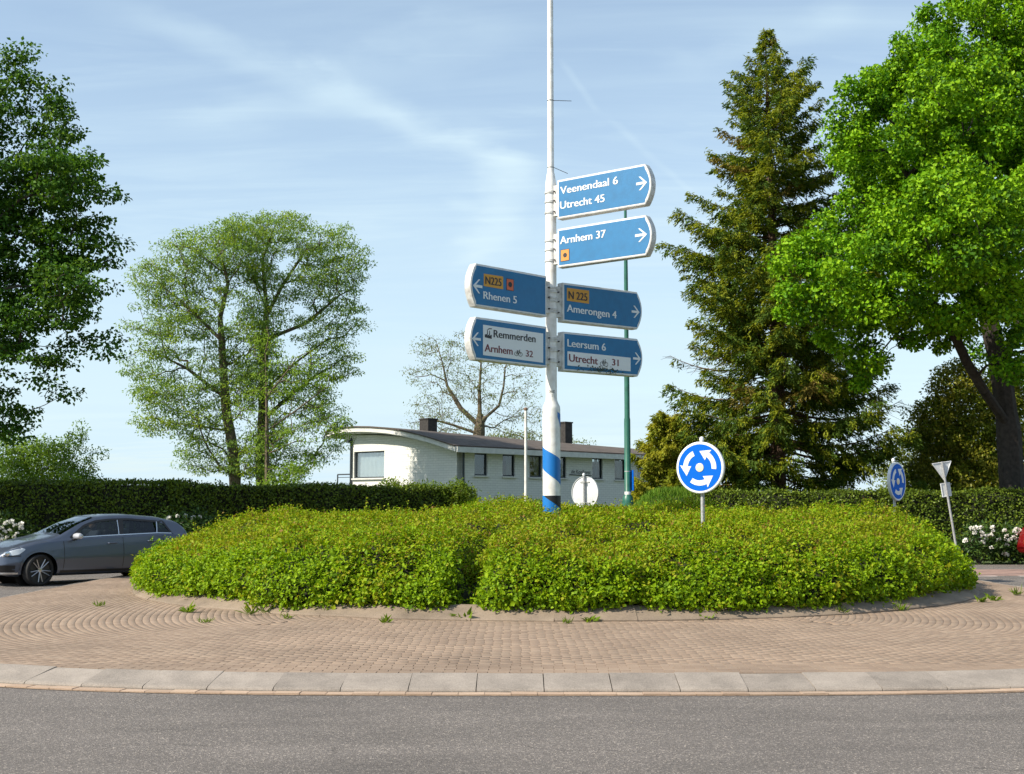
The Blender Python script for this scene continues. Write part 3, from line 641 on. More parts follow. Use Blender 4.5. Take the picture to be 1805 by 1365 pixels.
def make_panel(ang, L, ztop, zbot, side, label):
    """side=+1 points to the right of the mast, -1 to the left; face looks along local -y"""
    e = empty('direction_panel', (0, 0, 0), ang, parent=post); e['label'] = label
    T = .17; h = ztop - zbot; x0 = .215; yf = -T / 2
    def outline(inset, xin):
        pts = [(x0 + xin, zbot + inset), (L - .10 - inset * .2, zbot + inset)]
        for i in range(1, 12):
            t_ = i / 12; zz_ = zbot + inset + (h - 2 * inset) * t_; pts.append((L - .10 - inset * .9 + (.135) * (1 - (2 * t_ - 1) ** 2), zz_))
        pts += [(L - .10 - inset * .2, ztop - inset), (x0 + xin, ztop - inset)]
        return [(side * x, z) for x, z in pts]
    b = MB(); b.prism(outline(0, 0), -T / 2, T / 2)
    hs = b.build('housing', M['panelgrey'], e)
    bv = hs.modifiers.new('bevel', 'BEVEL'); bv.width = .012; bv.segments = 2; bv.limit_method = 'ANGLE'; bv.angle_limit = R(50)
    MB().prism(outline(.022, .022), yf - .004, yf + .02).build('border', M['signframe'], e)
    MB().prism(outline(.042, .040), yf - .007, yf + .02).build('face', M['signblue'], e)
    b = MB()
    b.box((side * (.16), 0, (ztop + zbot) / 2), (.12, .10, h * .78))
    for k in (.22, .5, .74): b.lathe([(.122, zbot + h * k - .02), (.122, zbot + h * k + .02)], 24)
    b.build('bracket', M['panelgrey'], e)
    for k in (.22, .5, .74):
        b = MB(); b.lathe([(.014, 0), (.014, .05)], 8, (side * .13, -.09, zbot + h * k), 'Y'); b.build('bolt', M['ink'], e)
    ca, sa = math.cos(ang), math.sin(ang)
    def loc(px, py, dy=0):
        d = ray(px, py); nrm = Vector((sa, -ca, 0)); p0 = SPX + nrm * (T / 2); o_ = Vector((0, 0, H))
        t_ = (p0 - o_).dot(nrm) / d.dot(nrm); q = o_ + d * t_ - SPX
        return (q.x * ca + q.y * sa, q.z)
    def plate(name, corners, m, dy):
        MB().prism([loc(*c) for c in corners], yf - dy, yf).build(name, m, e)
    def txt(s, p0, p1, cap_px, m, dy=.012, bold=.040):
        a, b2 = loc(*p0), loc(*p1); c2 = loc(p0[0], p0[1] - cap_px); text_on('lettering', s, a[0], a[1], b2[0], b2[1], c2[1] - a[1], yf - dy, m, e, bold)
    def arrow(tail, tip, hh):
        a, b2 = loc(*tail), loc(*tip); c2 = loc(tip[0], tip[1] - hh); hz = c2[1] - b2[1]; x_, z_ = b2; dx_ = a[0] - x_
        s_ = 1 if dx_ > 0 else -1; th = hz * .19; hl = abs(dx_) * .60; dg = th * 1.45
        b = MB(); y0, y1 = yf - .012, yf - .004
        b.prism([(x_ + s_ * dg, z_ + th), (a[0], z_ + th), (a[0], z_ - th), (x_ + s_ * dg, z_ - th)], y0, y1)
        for u in (1, -1):
            b.prism([(x_, z_), (x_ + s_ * hl, z_ + u * hz), (x_ + s_ * (hl + dg), z_ + u * hz), (x_ + s_ * dg * 1.35, z_)], y0 - .0006 * u, y1)
        b.build('arrow', M['signwhite'], e)
    return e, loc, plate, txt, arrow, yf
def bicycle(loc, c0, c1, m, e, yf):
    a = loc(*c0); b2 = loc(*c1); w_ = b2[0] - a[0]; h_ = a[1] - b2[1]; b = MB(); y = yf - .013
    P = lambda u, v: (a[0] + w_ * u, y, a[1] - h_ * v)
    r_ = .24
    for cx in (.25, .75): b.tube([P(cx + r_ * math.cos(t_), .70 + r_ * 1.15 * math.sin(t_)) for t_ in np.linspace(0, 2 * math.pi, 17)], .0045, 5, False)
    for l in ([(.25, .70), (.40, .30), (.66, .34), (.50, .70), (.25, .70)], [(.40, .30), (.50, .70)], [(.66, .34), (.75, .70)], [(.66, .34), (.62, .12), (.72, .1)], [(.32, .2), (.46, .2)]):
        b.tube([P(*q) for q in l], .0055, 5, False)
    b.build('bicycle_symbol', m, e)
# Veenendaal / Utrecht
ZV = lambda y, Y=24.1: at(972, y, Y).z - SPX.z
e, loc, plate, txt, arrow, yf = make_panel(R(-37), 2.31, ZV(320.5), ZV(389), 1, 'topmost panel, reads Veenendaal 6 and Utrecht 45, pointing right')
txt('Veenendaal 6', (988.4, 343), (1089.5, 324.5), 12.8, M['signwhite']); txt('Utrecht 45', (988, 369), (1066, 356), 12.8, M['signwhite']); arrow((1122, 324.7), (1141, 321.6), 12)
e, loc, plate, txt, arrow, yf = make_panel(R(-37), 2.31, ZV(406), ZV(474), 1, 'second panel from the top, reads Arnhem 37 with an orange badge')
txt('Arnhem 37', (988, 431), (1068, 418.5), 12.8, M['signwhite']); arrow((1120, 416.3), (1141, 413), 12)
plate('badge', [(988.6, 441), (1004, 438.7), (1004, 459.5), (988.6, 462)], M['ink'], .010); plate('badge', [(989.4, 441.8), (1003.2, 439.6), (1003.2, 458.6), (989.4, 461)], M['orange'], .012)
def dot(loc, px, py, r_, m, e, yf):
    c = loc(px, py); MB().prism([(c[0] + r_ * math.cos(t_), c[1] + r_ * math.sin(t_)) for t_ in np.linspace(0, 2 * math.pi, 21)[:-1]], yf - .015, yf).build('badge_dot', m, e)
dot(loc, 996.6, 450.2, .045, M['ink'], e, yf)
# Rhenen
e, loc, plate, txt, arrow, yf = make_panel(R(44.5), 2.19, ZV(490.5, 24.2), ZV(562, 24.2), -1, 'left panel reading Rhenen 5 with amber N 225 badge')
arrow((849.5, 506.4), (833.3, 503.5), 12.5); txt('Rhenen 5', (851.6, 526.8), (910, 535.5), 13, M['signwhite'])
plate('badge', [(852.2, 482.6), (886.3, 488), (886.3, 510.5), (852.2, 504.5)], M['amber'], .010); txt('N225', (855, 500.8), (883, 505), 13.3, M['ink'], .013)
plate('badge', [(892, 491), (905, 493), (905, 514), (892, 511.5)], M['ink'], .010); plate('badge', [(892.8, 492), (904.2, 493.8), (904.2, 513), (892.8, 510.8)], M['redorange'], .012); dot(loc, 898.5, 502, .05, M['ink'], e, yf)
# Remmerden
e, loc, plate, txt, arrow, yf = make_panel(R(44.5), 2.19, ZV(579, 24.2), ZV(650.5, 24.2), -1, 'left panel with white field reading Remmerden and Arnhem 32')
arrow((846.7, 599.2), (831.6, 597), 12)
plate('white_field', [(851, 572.7), (956.8, 588.4), (956.8, 639.8), (851, 626.2)], M['signwhite'], .010)
txt('Remmerden', (869.5, 594.8), (943, 604), 13, M['ink'], .013); txt('Arnhem', (853.7, 619.6), (902.5, 625.6), 13, M['maroon'], .013); txt('32', (926.3, 628.6), (938.5, 630.3), 11, M['maroon'], .013)
bicycle(loc, (906, 615), (920, 629), M['ink'], e, yf)
b = MB(); q0 = loc(854, 578); q1 = loc(866, 596.5); w_, h_ = q1[0] - q0[0], q0[1] - q1[1]
X = lambda u, v: (q0[0] + w_ * u, q1[1] + h_ * v)
b.prism([X(0, 0), X(1, -.08), X(1, .36), X(.66, .22), X(.66, .36), X(.34, .22), X(.34, .36), X(0, .30)], yf - .013, yf - .005)
b.prism([X(.30, .3), X(.42, .3), X(.42, .8), X(.34, .8)], yf - .013, yf - .005); b.prism([X(.62, .3), X(.74, .3), X(.72, .75), X(.64, .75)], yf - .0135, yf - .005)
b.prism([X(.36, .84), X(.6, 1.0), X(1.0, 1.02), X(.98, .92), X(.62, .92), X(.44, .80)], yf - .014, yf - .005); b.build('factory_symbol', M['ink'], e)
# Amerongen
e, loc, plate, txt, arrow, yf = make_panel(R(35), 2.24, ZV(498, 24.25), ZV(567, 24.25), 1, 'right panel reading Amerongen 4 with amber N 225 badge')
plate('badge', [(998.9, 507.6), (1037.8, 512.6), (1037.8, 536), (998.9, 530.4)], M['amber'], .010); txt('N 225', (1001.8, 526.6), (1034.5, 531), 13.2, M['ink'], .013)
txt('Amerongen 4', (998.9, 549.6), (1085.9, 561.8), 12.8, M['signwhite']); arrow((1113, 549), (1126.7, 550.9), 10.5)
# Leersum
e, loc, plate, txt, arrow, yf = make_panel(R(35), 2.24, ZV(584.5, 24.25), ZV(654, 24.25), 1, 'lowest right panel reading Leersum 6 over a stained white Utrecht 31 field')
txt('Leersum 6', (999.8, 611), (1067, 618.8), 13, M['signwhite']); arrow((1115.5, 632), (1129, 633.2), 10.5)
plate('white_field', [(999.8, 619.5), (1111, 631), (1111, 655), (999.8, 644.5)], M['signwhite'], .010)
txt('Utrecht', (1002.7, 637.2), (1053, 643), 13, M['maroon'], .013); txt('31', (1078.3, 644), (1089.5, 645.6), 11, M['maroon'], .013); bicycle(loc, (1057, 632), (1071, 647), M['ink'], e, yf)
b = MB()
for k in range(150):
    px = random.gauss(1058, 21); py = 644 + (px - 1000) * .10 + random.gauss(2.0, 2.6)
    if not 1012 < px < 1098: continue
    c = loc(px, py); r_ = random.uniform(.006, .017)
    b.add([(c[0] + r_ * random.uniform(.6, 1.4) * math.cos(t_), yf - .0145 - k * 2e-5, c[1] + r_ * random.uniform(.5, 1.2) * math.sin(t_)) for t_ in np.linspace(0, 2 * math.pi, 8)[:-1]], [tuple(range(7))])
o = b.build('moss_stain', M['moss'], e); o['kind'] = 'stuff'

# ------------------------------------------------------------------ roundabout signs
def roundabout_sign(loc_, rz, zc, label, lean=0):
    e = empty('roundabout_sign', loc_, rz, label, 'traffic sign', 'round blue roundabout signs on the island'); r_ = .40
    if lean: e.rotation_euler = (0, lean, rz)
    b = MB(); b.lathe([(.03, .2), (.03, zc + .42)], 14, (0, .055, 0)); b.build('pole', M['galv'], e, True)
    b = MB(); b.lathe([(.034, zc + .42), (.036, zc + .45), (.028, zc + .475), (.008, zc + .485)], 14, (0, .055, 0)); b.build('pole_cap', M['signwhite'], e, True)
    b = MB(); b.lathe([(r_ - .012, .002), (r_, -.004), (r_, -.026), (r_ - .012, -.03)][::-1], 64, (0, 0, zc), 'Y')
    b.build('plate', M['alu'], e, True)
    b = MB(); n = 64
    vs = []
    for k in range(n):
        t_ = 2 * math.pi * k / n
        for rr_, y in ((r_, .0), (r_ - .012, .0), (r_ - .012, .022), (r_, .022)): vs.append((rr_ * math.cos(t_), y, zc + rr_ * math.sin(t_)))
    b.add(vs, [(4 * k + j, 4 * ((k + 1) % n) + j, 4 * ((k + 1) % n) + (j + 1) % 4, 4 * k + (j + 1) % 4) for k in range(n) for j in range(4)]); b.build('rim_lip', M['alu'], e, True)
    for z in (zc + .26, zc - .26):
        b = MB(); b.box((0, .012, z), (.30, .02, .035)); b.box((0, .055, z), (.085, .075, .045)); b.build('clamp', M['galv'], e)
    b = MB(); b.lathe([(r_ - .010, -.031), (r_ - .010, -.033)], 64, (0, 0, zc), 'Y'); b.build('white_edge', M['signwhite'], e)
    b = MB(); b.lathe([(r_ * .905, -.0335), (r_ * .905, -.036)], 64, (0, 0, zc), 'Y'); b.build('face', M['rblue'], e)
    for k in range(3):
        a0 = R(114 + 120 * k); a1 = a0 + R(60); a2 = a0 + R(96); pts = []
        for t_ in np.linspace(a0, a1, 10): pts.append((r_ * .70 * math.cos(t_), zc + r_ * .70 * math.sin(t_)))
        pts.append((r_ * .84 * math.cos(a1 - R(1)), zc + r_ * .84 * math.sin(a1 - R(1))))
        pts.append((r_ * .64 * math.cos(a2), zc + r_ * .64 * math.sin(a2)))
        pts.append((r_ * .36 * math.cos(a1 - R(3)), zc + r_ * .36 * math.sin(a1 - R(3))))
        for t_ in np.linspace(a1, a0, 10): pts.append((r_ * .50 * math.cos(t_), zc + r_ * .50 * math.sin(t_)))
        MB().prism(pts, -.0395, -.0365).build('arrow', M['signwhite'], e)
    b = MB(); b.lathe([(r_ * .17, -.0365), (r_ * .165, -.043), (r_ * .10, -.047), (.005, -.048)][::-1], 28, (0, 0, zc), 'Y'); b.build('centre_boss', M['boss'], e, True)
    return e
def sign_at(px, py_c, Y, rz, label, lean=0):
    c = at(px, py_c, Y); return roundabout_sign((c.x, c.y, 0), rz, c.z, label, lean)
sign_at(1235, 824.5, 19.45, R(-33), 'round blue roundabout sign facing the viewer, at the front of the island')
sign_at(1580, 849, 26.0, R(49), 'round blue roundabout sign turned sideways, at the right end of the island')
sign_at(1031.5, 868.5, 31.2, R(180 - 38), 'round sign seen from its bare grey back, behind the striped mast')

# give-way sign seen from behind, leaning
gp = gnd(1692, 985); gp = at(1692, 1010, 30.2)
gw = empty('give_way_sign', (gp.x, 30.2, 0), R(8), 'leaning triangular give-way sign seen from its grey back with a small plate below', 'traffic sign')
gw.rotation_euler = (0, R(-8.0), R(8))
zt = 2.66
b = MB(); b.lathe([(.027, 0), (.027, zt + .02)], 12, (0, -.02, 0)); b.build('pole', M['galv'], gw, True)
b = MB(); s_ = .245; b.prism([(-s_, zt), (s_, zt), (.012, zt - .43), (-.012, zt - .43)], .012, .03); b.build('plate', M['alu'], gw)
b = MB()
for p, q in (((-s_, zt), (s_, zt)), ((s_, zt), (0, zt - .43)), ((0, zt - .43), (-s_, zt))): b.tube([(p[0], .008, p[1]), (q[0], .008, q[1])], .011, 6)
b.build('rim_lip', M['alu'], gw)
b = MB(); b.box((.0, .021, zt - .66), (.235, .016, .33)); b.build('small_plate', M['alu'], gw)
b = MB()
for dx_, dz_, sx_, sz_ in ((-.112, 0, .014, .33), (.112, 0, .014, .33), (0, .158, .21, .014), (0, -.158, .21, .014)): b.box((dx_, .006, zt - .66 + dz_), (sx_, .014, sz_))
b.build('plate_lip', M['signwhite'], gw)

# ------------------------------------------------------------------ green lamp post and white flagpole
lb = at(1106.8, 890, 38); LZ = lambda y: at(1105, y, 38).z
lp_ = empty('lamp_post', (lb.x, 38, 0), 0, 'tall slim green lamp post behind the signpost panels', 'lamp post')
b = MB(); b.lathe([(.17, 0), (.17, LZ(884)), (.15, LZ(876)), (.098, LZ(872)), (.095, LZ(740)), (.082, LZ(736)), (.080, LZ(660)), (.070, LZ(656)), (.060, LZ(480)), (.042, LZ(372)), (.040, LZ(330))], 20); b.build('post', M['lampgreen'], lp_, True)
b = MB(); b.lathe([(.045, LZ(330)), (.10, LZ(328)), (.13, LZ(322)), (.13, LZ(318)), (.05, LZ(315))], 20); b.build('lantern', M['lampgreen'], lp_, True)
b = MB(); b.lathe([(.0985, LZ(874.5)), (.0985, LZ(867))], 20); b.build('sticker', M['white'], lp_)
b = MB(); b.lathe([(.098, LZ(832)), (.098, LZ(830.5))], 20); b.build('strap', M['galv'], lp_)
b = MB(); b.box((.135, 0, LZ(847)), (.022, .34, .62), R(8)); b.build('side_plate', M['rblue'], lp_)
fb = at(927, 890, 46)
fl = empty('flagpole', (fb.x, 46, 0), 0, 'short white flagpole in front of the white house', 'flagpole')
ft = at(926, 724, 46).z
b = MB(); b.lathe([(.062, 0), (.058, 2.0), (.050, ft)], 14); b.build('pole', M['white'], fl, True)
b = MB(); b.lathe([(.055, ft), (.075, ft + .02), (.08, ft + .08), (.03, ft + .12)], 14); b.build('truck_cap', mat('cap_brown', (.22, .14, .10), .6), fl, True)

# ------------------------------------------------------------------ house
HO = Vector((at(805, 890, 50).x, 50, 0)); HA = math.atan2(.739, .674)
house = empty('bungalow', HO, HA, 'low white brick bungalow with a curved dark roof behind the island', 'house')
hu = Vector((math.cos(HA), math.sin(HA), 0)); hv = Vector((-math.sin(HA), math.cos(HA), 0))
def hit(px, py, nrm):
    d = ray(px, py); o_ = Vector((0, 0, H)); t_ = (HO - o_).dot(nrm) / d.dot(nrm); q = o_ + d * t_ - HO
    return q.dot(hu), q.dot(hv), q.z
fac = lambda px, py: (lambda q: (q[0], q[2]))(hit(px, py, hv))
gab = lambda px, py: (lambda q: (q[1], q[2]))(hit(px, py, hu))
HLX, HLY = 14.5, gab(617, 850)[0]
RY = np.array([-.42, 0, .8, 1.6, 2.6, 3.6, 4.6, 5.6, HLY, HLY + .55, HLY + 1.05]); RZ = np.array([3.92, 4.03, 4.24, 4.43, 4.63, 4.78, 4.87, 4.92, 4.92, 4.87, 4.76])
def roof_z(x, y): return np.interp(y, RY, RZ) - .38 * max(0, x) / 12 * np.clip((y + .42) / 6, 0, 1.2)
def wall_pieces(length, holes, top, thick, flip):
    """cells around the openings; flip: along local y at x=0, else along local x at y=0"""
    b = MB(); xs = sorted(set([0, length] + [h[0] for h in holes] + [h[1] for h in holes] + list(np.linspace(0, length, 12)))); 
    for x0, x1 in zip(xs[:-1], xs[1:]):
        if x1 - x0 < 1e-4: continue
        cuts = [0.0]; 
        hs = [h for h in holes if h[0] <= x0 + 1e-6 and h[1] >= x1 - 1e-6]
        spans = []; z = 0
        for h in sorted(hs, key=lambda q: q[2]): spans.append((z, h[2])); z = h[3]
        spans.append((z, None))
        for za_, zb_ in spans:
            t0, t1 = (top(x0), top(x1)) if zb_ is None else (zb_, zb_)
            vs = []
            for d_ in (0, thick):
                for x, z in ((x0, za_), (x1, za_), (x1, t1), (x0, t0)): vs.append((d_, x, z) if flip else (x, d_, z))
            b.add(vs, [(0, 1, 2, 3), (7, 6, 5, 4), (0, 4, 5, 1), (1, 5, 6, 2), (2, 6, 7, 3), (3, 7, 4, 0)])
    return b
fw = []
for a, c in ((836.5, 859.5), (886, 908), (933.5, 955.5), (977, 998.5), (1044, 1062.5), (1083.5, 1103), (1123, 1141)):
    xm = (a + c) / 2; ty = 799.5 + (xm - 848) * .040; by = 838.5 + (xm - 848) * .030
    x0, x1 = fac(a, 820)[0], fac(c, 820)[0]; fw.append((x0, x1, fac(xm, by)[1], fac(xm, ty)[1]))
b = wall_pieces(HLX, fw, lambda x: 3.80, .28, False); b.build('front_wall', M['hwall'], house, fixn=True)
g0, g1 = gab(677.5, 820)[0], gab(624, 820)[0]; gz0, gz1 = gab(650, 843)[1], gab(650, 796)[1]
b = wall_pieces(HLY, [(g0, g1, gz0, gz1)], lambda y: float(roof_z(0, y)) - .30, .28, True); gwall = b.build('gable_wall', M['hwall'], house)
gwall.location.x = -.003
b = MB(); b.box((HLX / 2, HLY - .1, 2.1), (HLX - .02, .2, 4.2)); b.box((HLX - .1, HLY / 2, 1.9), (.2, HLY - .5, 3.8)); b.build('rear_wall', M['hwall'], house)
b = MB(); b.box((HLX / 2, HLY / 2, 1.2), (HLX - .8, HLY - .8, .1)); b.box((HLX / 2, 2.2, 2.4), (HLX - 3.2, .1, 2.3)); b.build('room_floor', M['interior'], house)
# roof shell
xs = np.linspace(-.55, HLX + .5, 22); yy_ = np.linspace(RY[0], RY[-1], 26); b = MB()
def roof_shell(z_off0, z_off1, x0, x1, name, m, y0=RY[0], y1=RY[-1], par=None):
    b = MB(); xs = np.linspace(x0, x1, 18); ys = np.linspace(y0, y1, 28); vs = []
    for dz in (z_off0, z_off1):
        for x in xs:
            for y in ys: vs.append((x, y, float(roof_z(x, y)) + dz))
    nx_, ny_ = len(xs), len(ys); fs = []
    for i in range(nx_ - 1):
        for j in range(ny_ - 1):
            q = [i * ny_ + j, (i + 1) * ny_ + j, (i + 1) * ny_ + j + 1, i * ny_ + j + 1]; fs.append(tuple(q)); fs.append(tuple(nx_ * ny_ + k for k in reversed(q)))
    o_ = nx_ * ny_
    for i in range(nx_ - 1): fs.append((i * ny_, o_ + i * ny_, o_ + (i + 1) * ny_, (i + 1) * ny_)); fs.append((i * ny_ + ny_ - 1, (i + 1) * ny_ + ny_ - 1, o_ + (i + 1) * ny_ + ny_ - 1, o_ + i * ny_ + ny_ - 1))
    for j in range(ny_ - 1): fs.append((j, j + 1, o_ + j + 1, o_ + j)); k = (nx_ - 1) * ny_; fs.append((k + j, o_ + k + j, o_ + k + j + 1, k + j + 1))
    return MB().add(vs, fs).build(name, m, par, True)
roof = roof_shell(.0, .055, -.60, HLX + .5, 'roof', M['hroof'], par=house)
roof_shell(-.19, -.004, -.55, -.47, 'fascia', M['fascia'], par=house)
roof_shell(-.24, -.01, -.45, HLX + .45, 'soffit', M['fascia'], RY[0] + .03, RY[-1] - .03, house)
b = MB(); b.box((HLX / 2 - .02, RY[0] - .03, 3.80), (HLX + .9, .10, .22)); b.build('eave_board', M['fascia'], house)
for lx, ly, wd, ztp in ((3.2, 5.0, .56, at(750, 740, 55.7).z), (10.3, 3.0, .52, at(995, 746, 59.6).z)):
    zb_ = float(roof_z(lx, ly)) - .2
    b = MB(); b.box((lx, ly, (zb_ + ztp) / 2), (wd, wd, ztp - zb_)); b.box((lx, ly, ztp + .02), (wd + .06, wd + .06, .06)); b.build('chimney', M['chim'], roof)
def window(x0, x1, z0, z1, flip, cur, gl, k):
    def B(cx, cy, cz, a, b_, c): return ((cy, cx, cz), (b_, a, c)) if flip else ((cx, cy, cz), (a, b_, c))
    wd, ht, cx, cz, t_ = x1 - x0, z1 - z0, (x0 + x1) / 2, (z0 + z1) / 2, .055
    fr = MB()
    fr.box(*B(x0 + t_ / 2, .10, cz, t_, .07, ht)); fr.box(*B(x1 - t_ / 2, .10, cz, t_, .07, ht)); fr.box(*B(cx, .10, z0 + t_ / 2, wd - 2 * t_, .07, t_)); fr.box(*B(cx, .10, z1 - t_ / 2, wd - 2 * t_, .07, t_))
    o = fr.build('window', M['dframe'], house)
    p = MB(); p.box(*B(cx, .105, cz, wd - 2 * t_, .01, ht - 2 * t_)); p.build('pane', gl, o)
    s_ = MB(); s_.box(*B(cx, -.02, z0 - .035, wd + .14, .14, .06)); s_.build('sill', M['fascia'], o)
    for c0, c1, mm in cur:
        b = MB(); nseg = 26; vs = []
        for i in range(nseg + 1):
            u = c0 + (c1 - c0) * i / nseg; x = x0 + wd * u; y = .24 + .02 * math.sin(i * 1.6)
            for z in (z0 + .02, z1 - .02): vs.append((y, x, z) if flip else (x, y, z))
        b.add(vs, [(2 * i, 2 * i + 2, 2 * i + 3, 2 * i + 1) for i in range(nseg)]); b.build('curtain', mm, o, True)
cs = [[(.05, .95, M['curtain'])], [(.6, .98, M['curtain']), (.02, .5, M['dcurtain'])], [(.7, .98, M['curtain'])], [(.4, .98, M['curtain'])], [(.6, .85, M['curtain'])], [(.5, .8, M['curtain']), (.05, .5, M['dcurtain'])], [(.2, .9, M['curtain'])]]
for k, (a, c, z0, z1) in enumerate(fw): window(a, c, z0, z1, False, cs[k], M['glass'], k)
window(g0, g1, gz0, gz1, True, [(.02, .98, M['curtain'])], M['bglass'], 9)
b = MB(); px_ = fac(815, 800)[0]; b.tube([(px_, -.07, 3.7), (px_, -.07, .1)], .045, 10); b.build('downpipe', M['dframe'], house)
b = MB(); b.tube([(-.07, HLY - .12, 4.5), (-.07, HLY - .12, .1)], .045, 10); b.build('downpipe', M['dframe'], house)
b = MB(); b.box((-.14, HLY - .05, gab(612, 779)[1]), (.18, .16, .12)); b.build('wall_lamp', M['dframe'], house)
b = MB(); y0 = HLY + .05
for yy in (y0, y0 + 1.15): b.tube([(.3, yy, 1.6), (.3, yy, 2.95)], .03, 8)
b.tube([(.3, y0, 2.95), (.3, y0 + 1.15, 2.95)], .03, 8); b.tube([(.3, y0, 2.82), (.3, y0 + 1.15, 2.82)], .015, 8)
b.box((.3, y0 + .57, 1.6), (.9, 1.25, .1)); b.box((.3, y0 + .57, .78), (.5, .5, 1.56)); b.build('balcony_railing', M['dframe'], house)
l0, l1 = fac(1006, 834.5), fac(1040, 836.5)
text_on('wall_lettering', 'de Koelhorst', l0[0], l0[1], l1[0], l1[1], .17, -.03, M['ink'], house, .008, .25)
b = MB(); b.tube([(fac(1003, 838)[0], -.03, l0[1] - .06), (fac(1042, 838)[0], -.03, l1[1] - .06)], .018, 6); b.build('lettering_bar', M['ink'], house)

# ------------------------------------------------------------------ car
def build_car(name, loc_, rz, paint, label, steer=0, driver=False):
    e = empty(name, loc_, rz, label, 'car')
    topx = np.array([-2.15, -2.12, -2.05, -1.98, -1.80, -1.68, -1.2, -.6, -.2, .1, .45, .95, 1.1, 1.5, 1.85, 2.0, 2.1, 2.15])
    topz = np.array([.56, .72, .88, 1.0, 1.22, 1.295, 1.385, 1.432, 1.425, 1.395, 1.27, 1.015, .975, .895, .785, .70, .60, .50])
    belx = np.array([-2.15, -1.9, -1.2, 0, .8, 1.4, 1.85, 2.05, 2.15]); belz = np.array([.52, .97, .995, .955, .915, .845, .72, .60, .45])
    def ztop(x): return np.interp(x, topx, topz)
    def zbel(x): return np.minimum(np.interp(x, belx, belz), ztop(x) - .015)
    def zbot(x): return np.interp(x, [-2.15, -1.9, -1.4, 1.4, 1.85, 2.15], [.34, .25, .19, .19, .20, .28])
    def wid(x): return np.interp(x, [-2.15, -2.05, -1.85, -1.4, 0, 1.3, 1.75, 1.98, 2.1, 2.15], [.66, .78, .855, .885, .885, .885, .845, .75, .62, .52])
    def section(x):
        w_, zt, zl, zo = wid(x), ztop(x), zbel(x), zbot(x); cab = max(0, zt - zl - .05); tu = min(.62 * cab, .24)
        mid = zo + (zl - zo) * .5
        ky = [0, .80 * w_, .94 * w_, .975 * w_, w_, .985 * w_ - .012, .945 * w_]; kz = [zo, zo, zo + .05, zo + .14, mid, zo + (zl - zo) * .80, zl]
        if cab > .02: ky += [.945 * w_ - .02, .945 * w_ - tu, .945 * w_ - tu - .05, .945 * w_ - tu - .16, 0]; kz += [zl + .012, zt - .075 - .02 * (cab > .2), zt - .035, zt - .012, zt]
        else: ky += [.90 * w_, .80 * w_, .68 * w_, .45 * w_, 0]; kz += [zl + (zt - zl) * .35, zl + (zt - zl) * .62, zl + (zt - zl) * .80, zl + (zt - zl) * .94, zt]
        return np.array(ky), np.array(kz)
    nsub = [3, 2, 2, 6, 6, 4, 1, 14, 2, 3, 4]
    def fine(x):
        ky, kz = section(x); ys, zs = [], []
        for i, m_ in enumerate(nsub):
            for j in range(m_): u = j / m_; ys.append(ky[i] + (ky[i + 1] - ky[i]) * u); zs.append(kz[i] + (kz[i + 1] - kz[i]) * u)
        ys.append(ky[-1]); zs.append(kz[-1]); return np.array(ys), np.array(zs)
    xs = np.concatenate([np.linspace(-2.15, -1.9, 10)[:-1], np.linspace(-1.9, 1.85, 126)[:-1], np.linspace(1.85, 2.15, 12)])
    Ys = []; Zs = []
    for x in xs: a, c = fine(x); Ys.append(a); Zs.append(c)
    Ys, Zs = np.array(Ys), np.array(Zs); nvv = Ys.shape[1]
    # smooth along the length
    for _ in range(2):
        Ys[1:-1] = .25 * Ys[:-2] + .5 * Ys[1:-1] + .25 * Ys[2:]; Zs[1:-1] = .25 * Zs[:-2] + .5 * Zs[1:-1] + .25 * Zs[2:]
    def yside(x, z):
        i = int(np.clip(np.searchsorted(xs, x), 1, len(xs) - 1)); f = (x - xs[i - 1]) / (xs[i] - xs[i - 1]); out = []
        for k in (i - 1, i):
            o_ = np.arange(5, nvv - 5); out.append(np.interp(z, Zs[k][o_], Ys[k][o_]))
        return out[0] * (1 - f) + out[1] * f
    WB0, WB1, WR = 1.33, -1.37, .315
    wtop = lambda x: ztop(x) - .125
    def in_win(x, z):
        zl = zbel(x) + .035
        if z < zl or z > wtop(x): return False
        if x > .62 - (z - zl) * 1.45 + .08: return False
        return x > -1.50 + max(0, (z - zl)) * .55
    def in_screen(x): return .13 < x < .90
    def in_rear(x): return -1.96 < x < -1.76
    b = MB(); vs = []; n = len(xs)
    for s_ in (1, -1):
        for i in range(n):
            for j in range(nvv): vs.append((xs[i], s_ * Ys[i, j], Zs[i, j]))
    fs = []; jbel = sum(nsub[:6]); jroof = sum(nsub[:9])
    for s_ in (0, 1):
        o_ = s_ * n * nvv
        for i in range(n - 1):
            xm = (xs[i] + xs[i + 1]) / 2
            for j in range(nvv - 1):
                ym, zm = (Ys[i, j] + Ys[i + 1, j + 1]) / 2, (Zs[i, j] + Zs[i + 1, j + 1]) / 2
                if ym > .55 and any((xm - cx) ** 2 + (zm - .32) ** 2 < .372 ** 2 for cx in (WB0, WB1)): continue
                if jbel < j < jroof - 1 and in_win(xm, zm): continue
                if j >= jroof and (in_screen(xm) or in_rear(xm)): continue
                q = (o_ + i * nvv + j, o_ + (i + 1) * nvv + j, o_ + (i + 1) * nvv + j + 1, o_ + i * nvv + j + 1); fs.append(q if s_ else q[::-1])
    for i in (0, n - 1):
        for j in range(nvv - 1): fs.append((i * nvv + j, i * nvv + j + 1, n * nvv + i * nvv + j + 1, n * nvv + i * nvv + j))
    b.add(vs, fs); body = b.build('body', paint, e, False); body.data.shade_smooth()
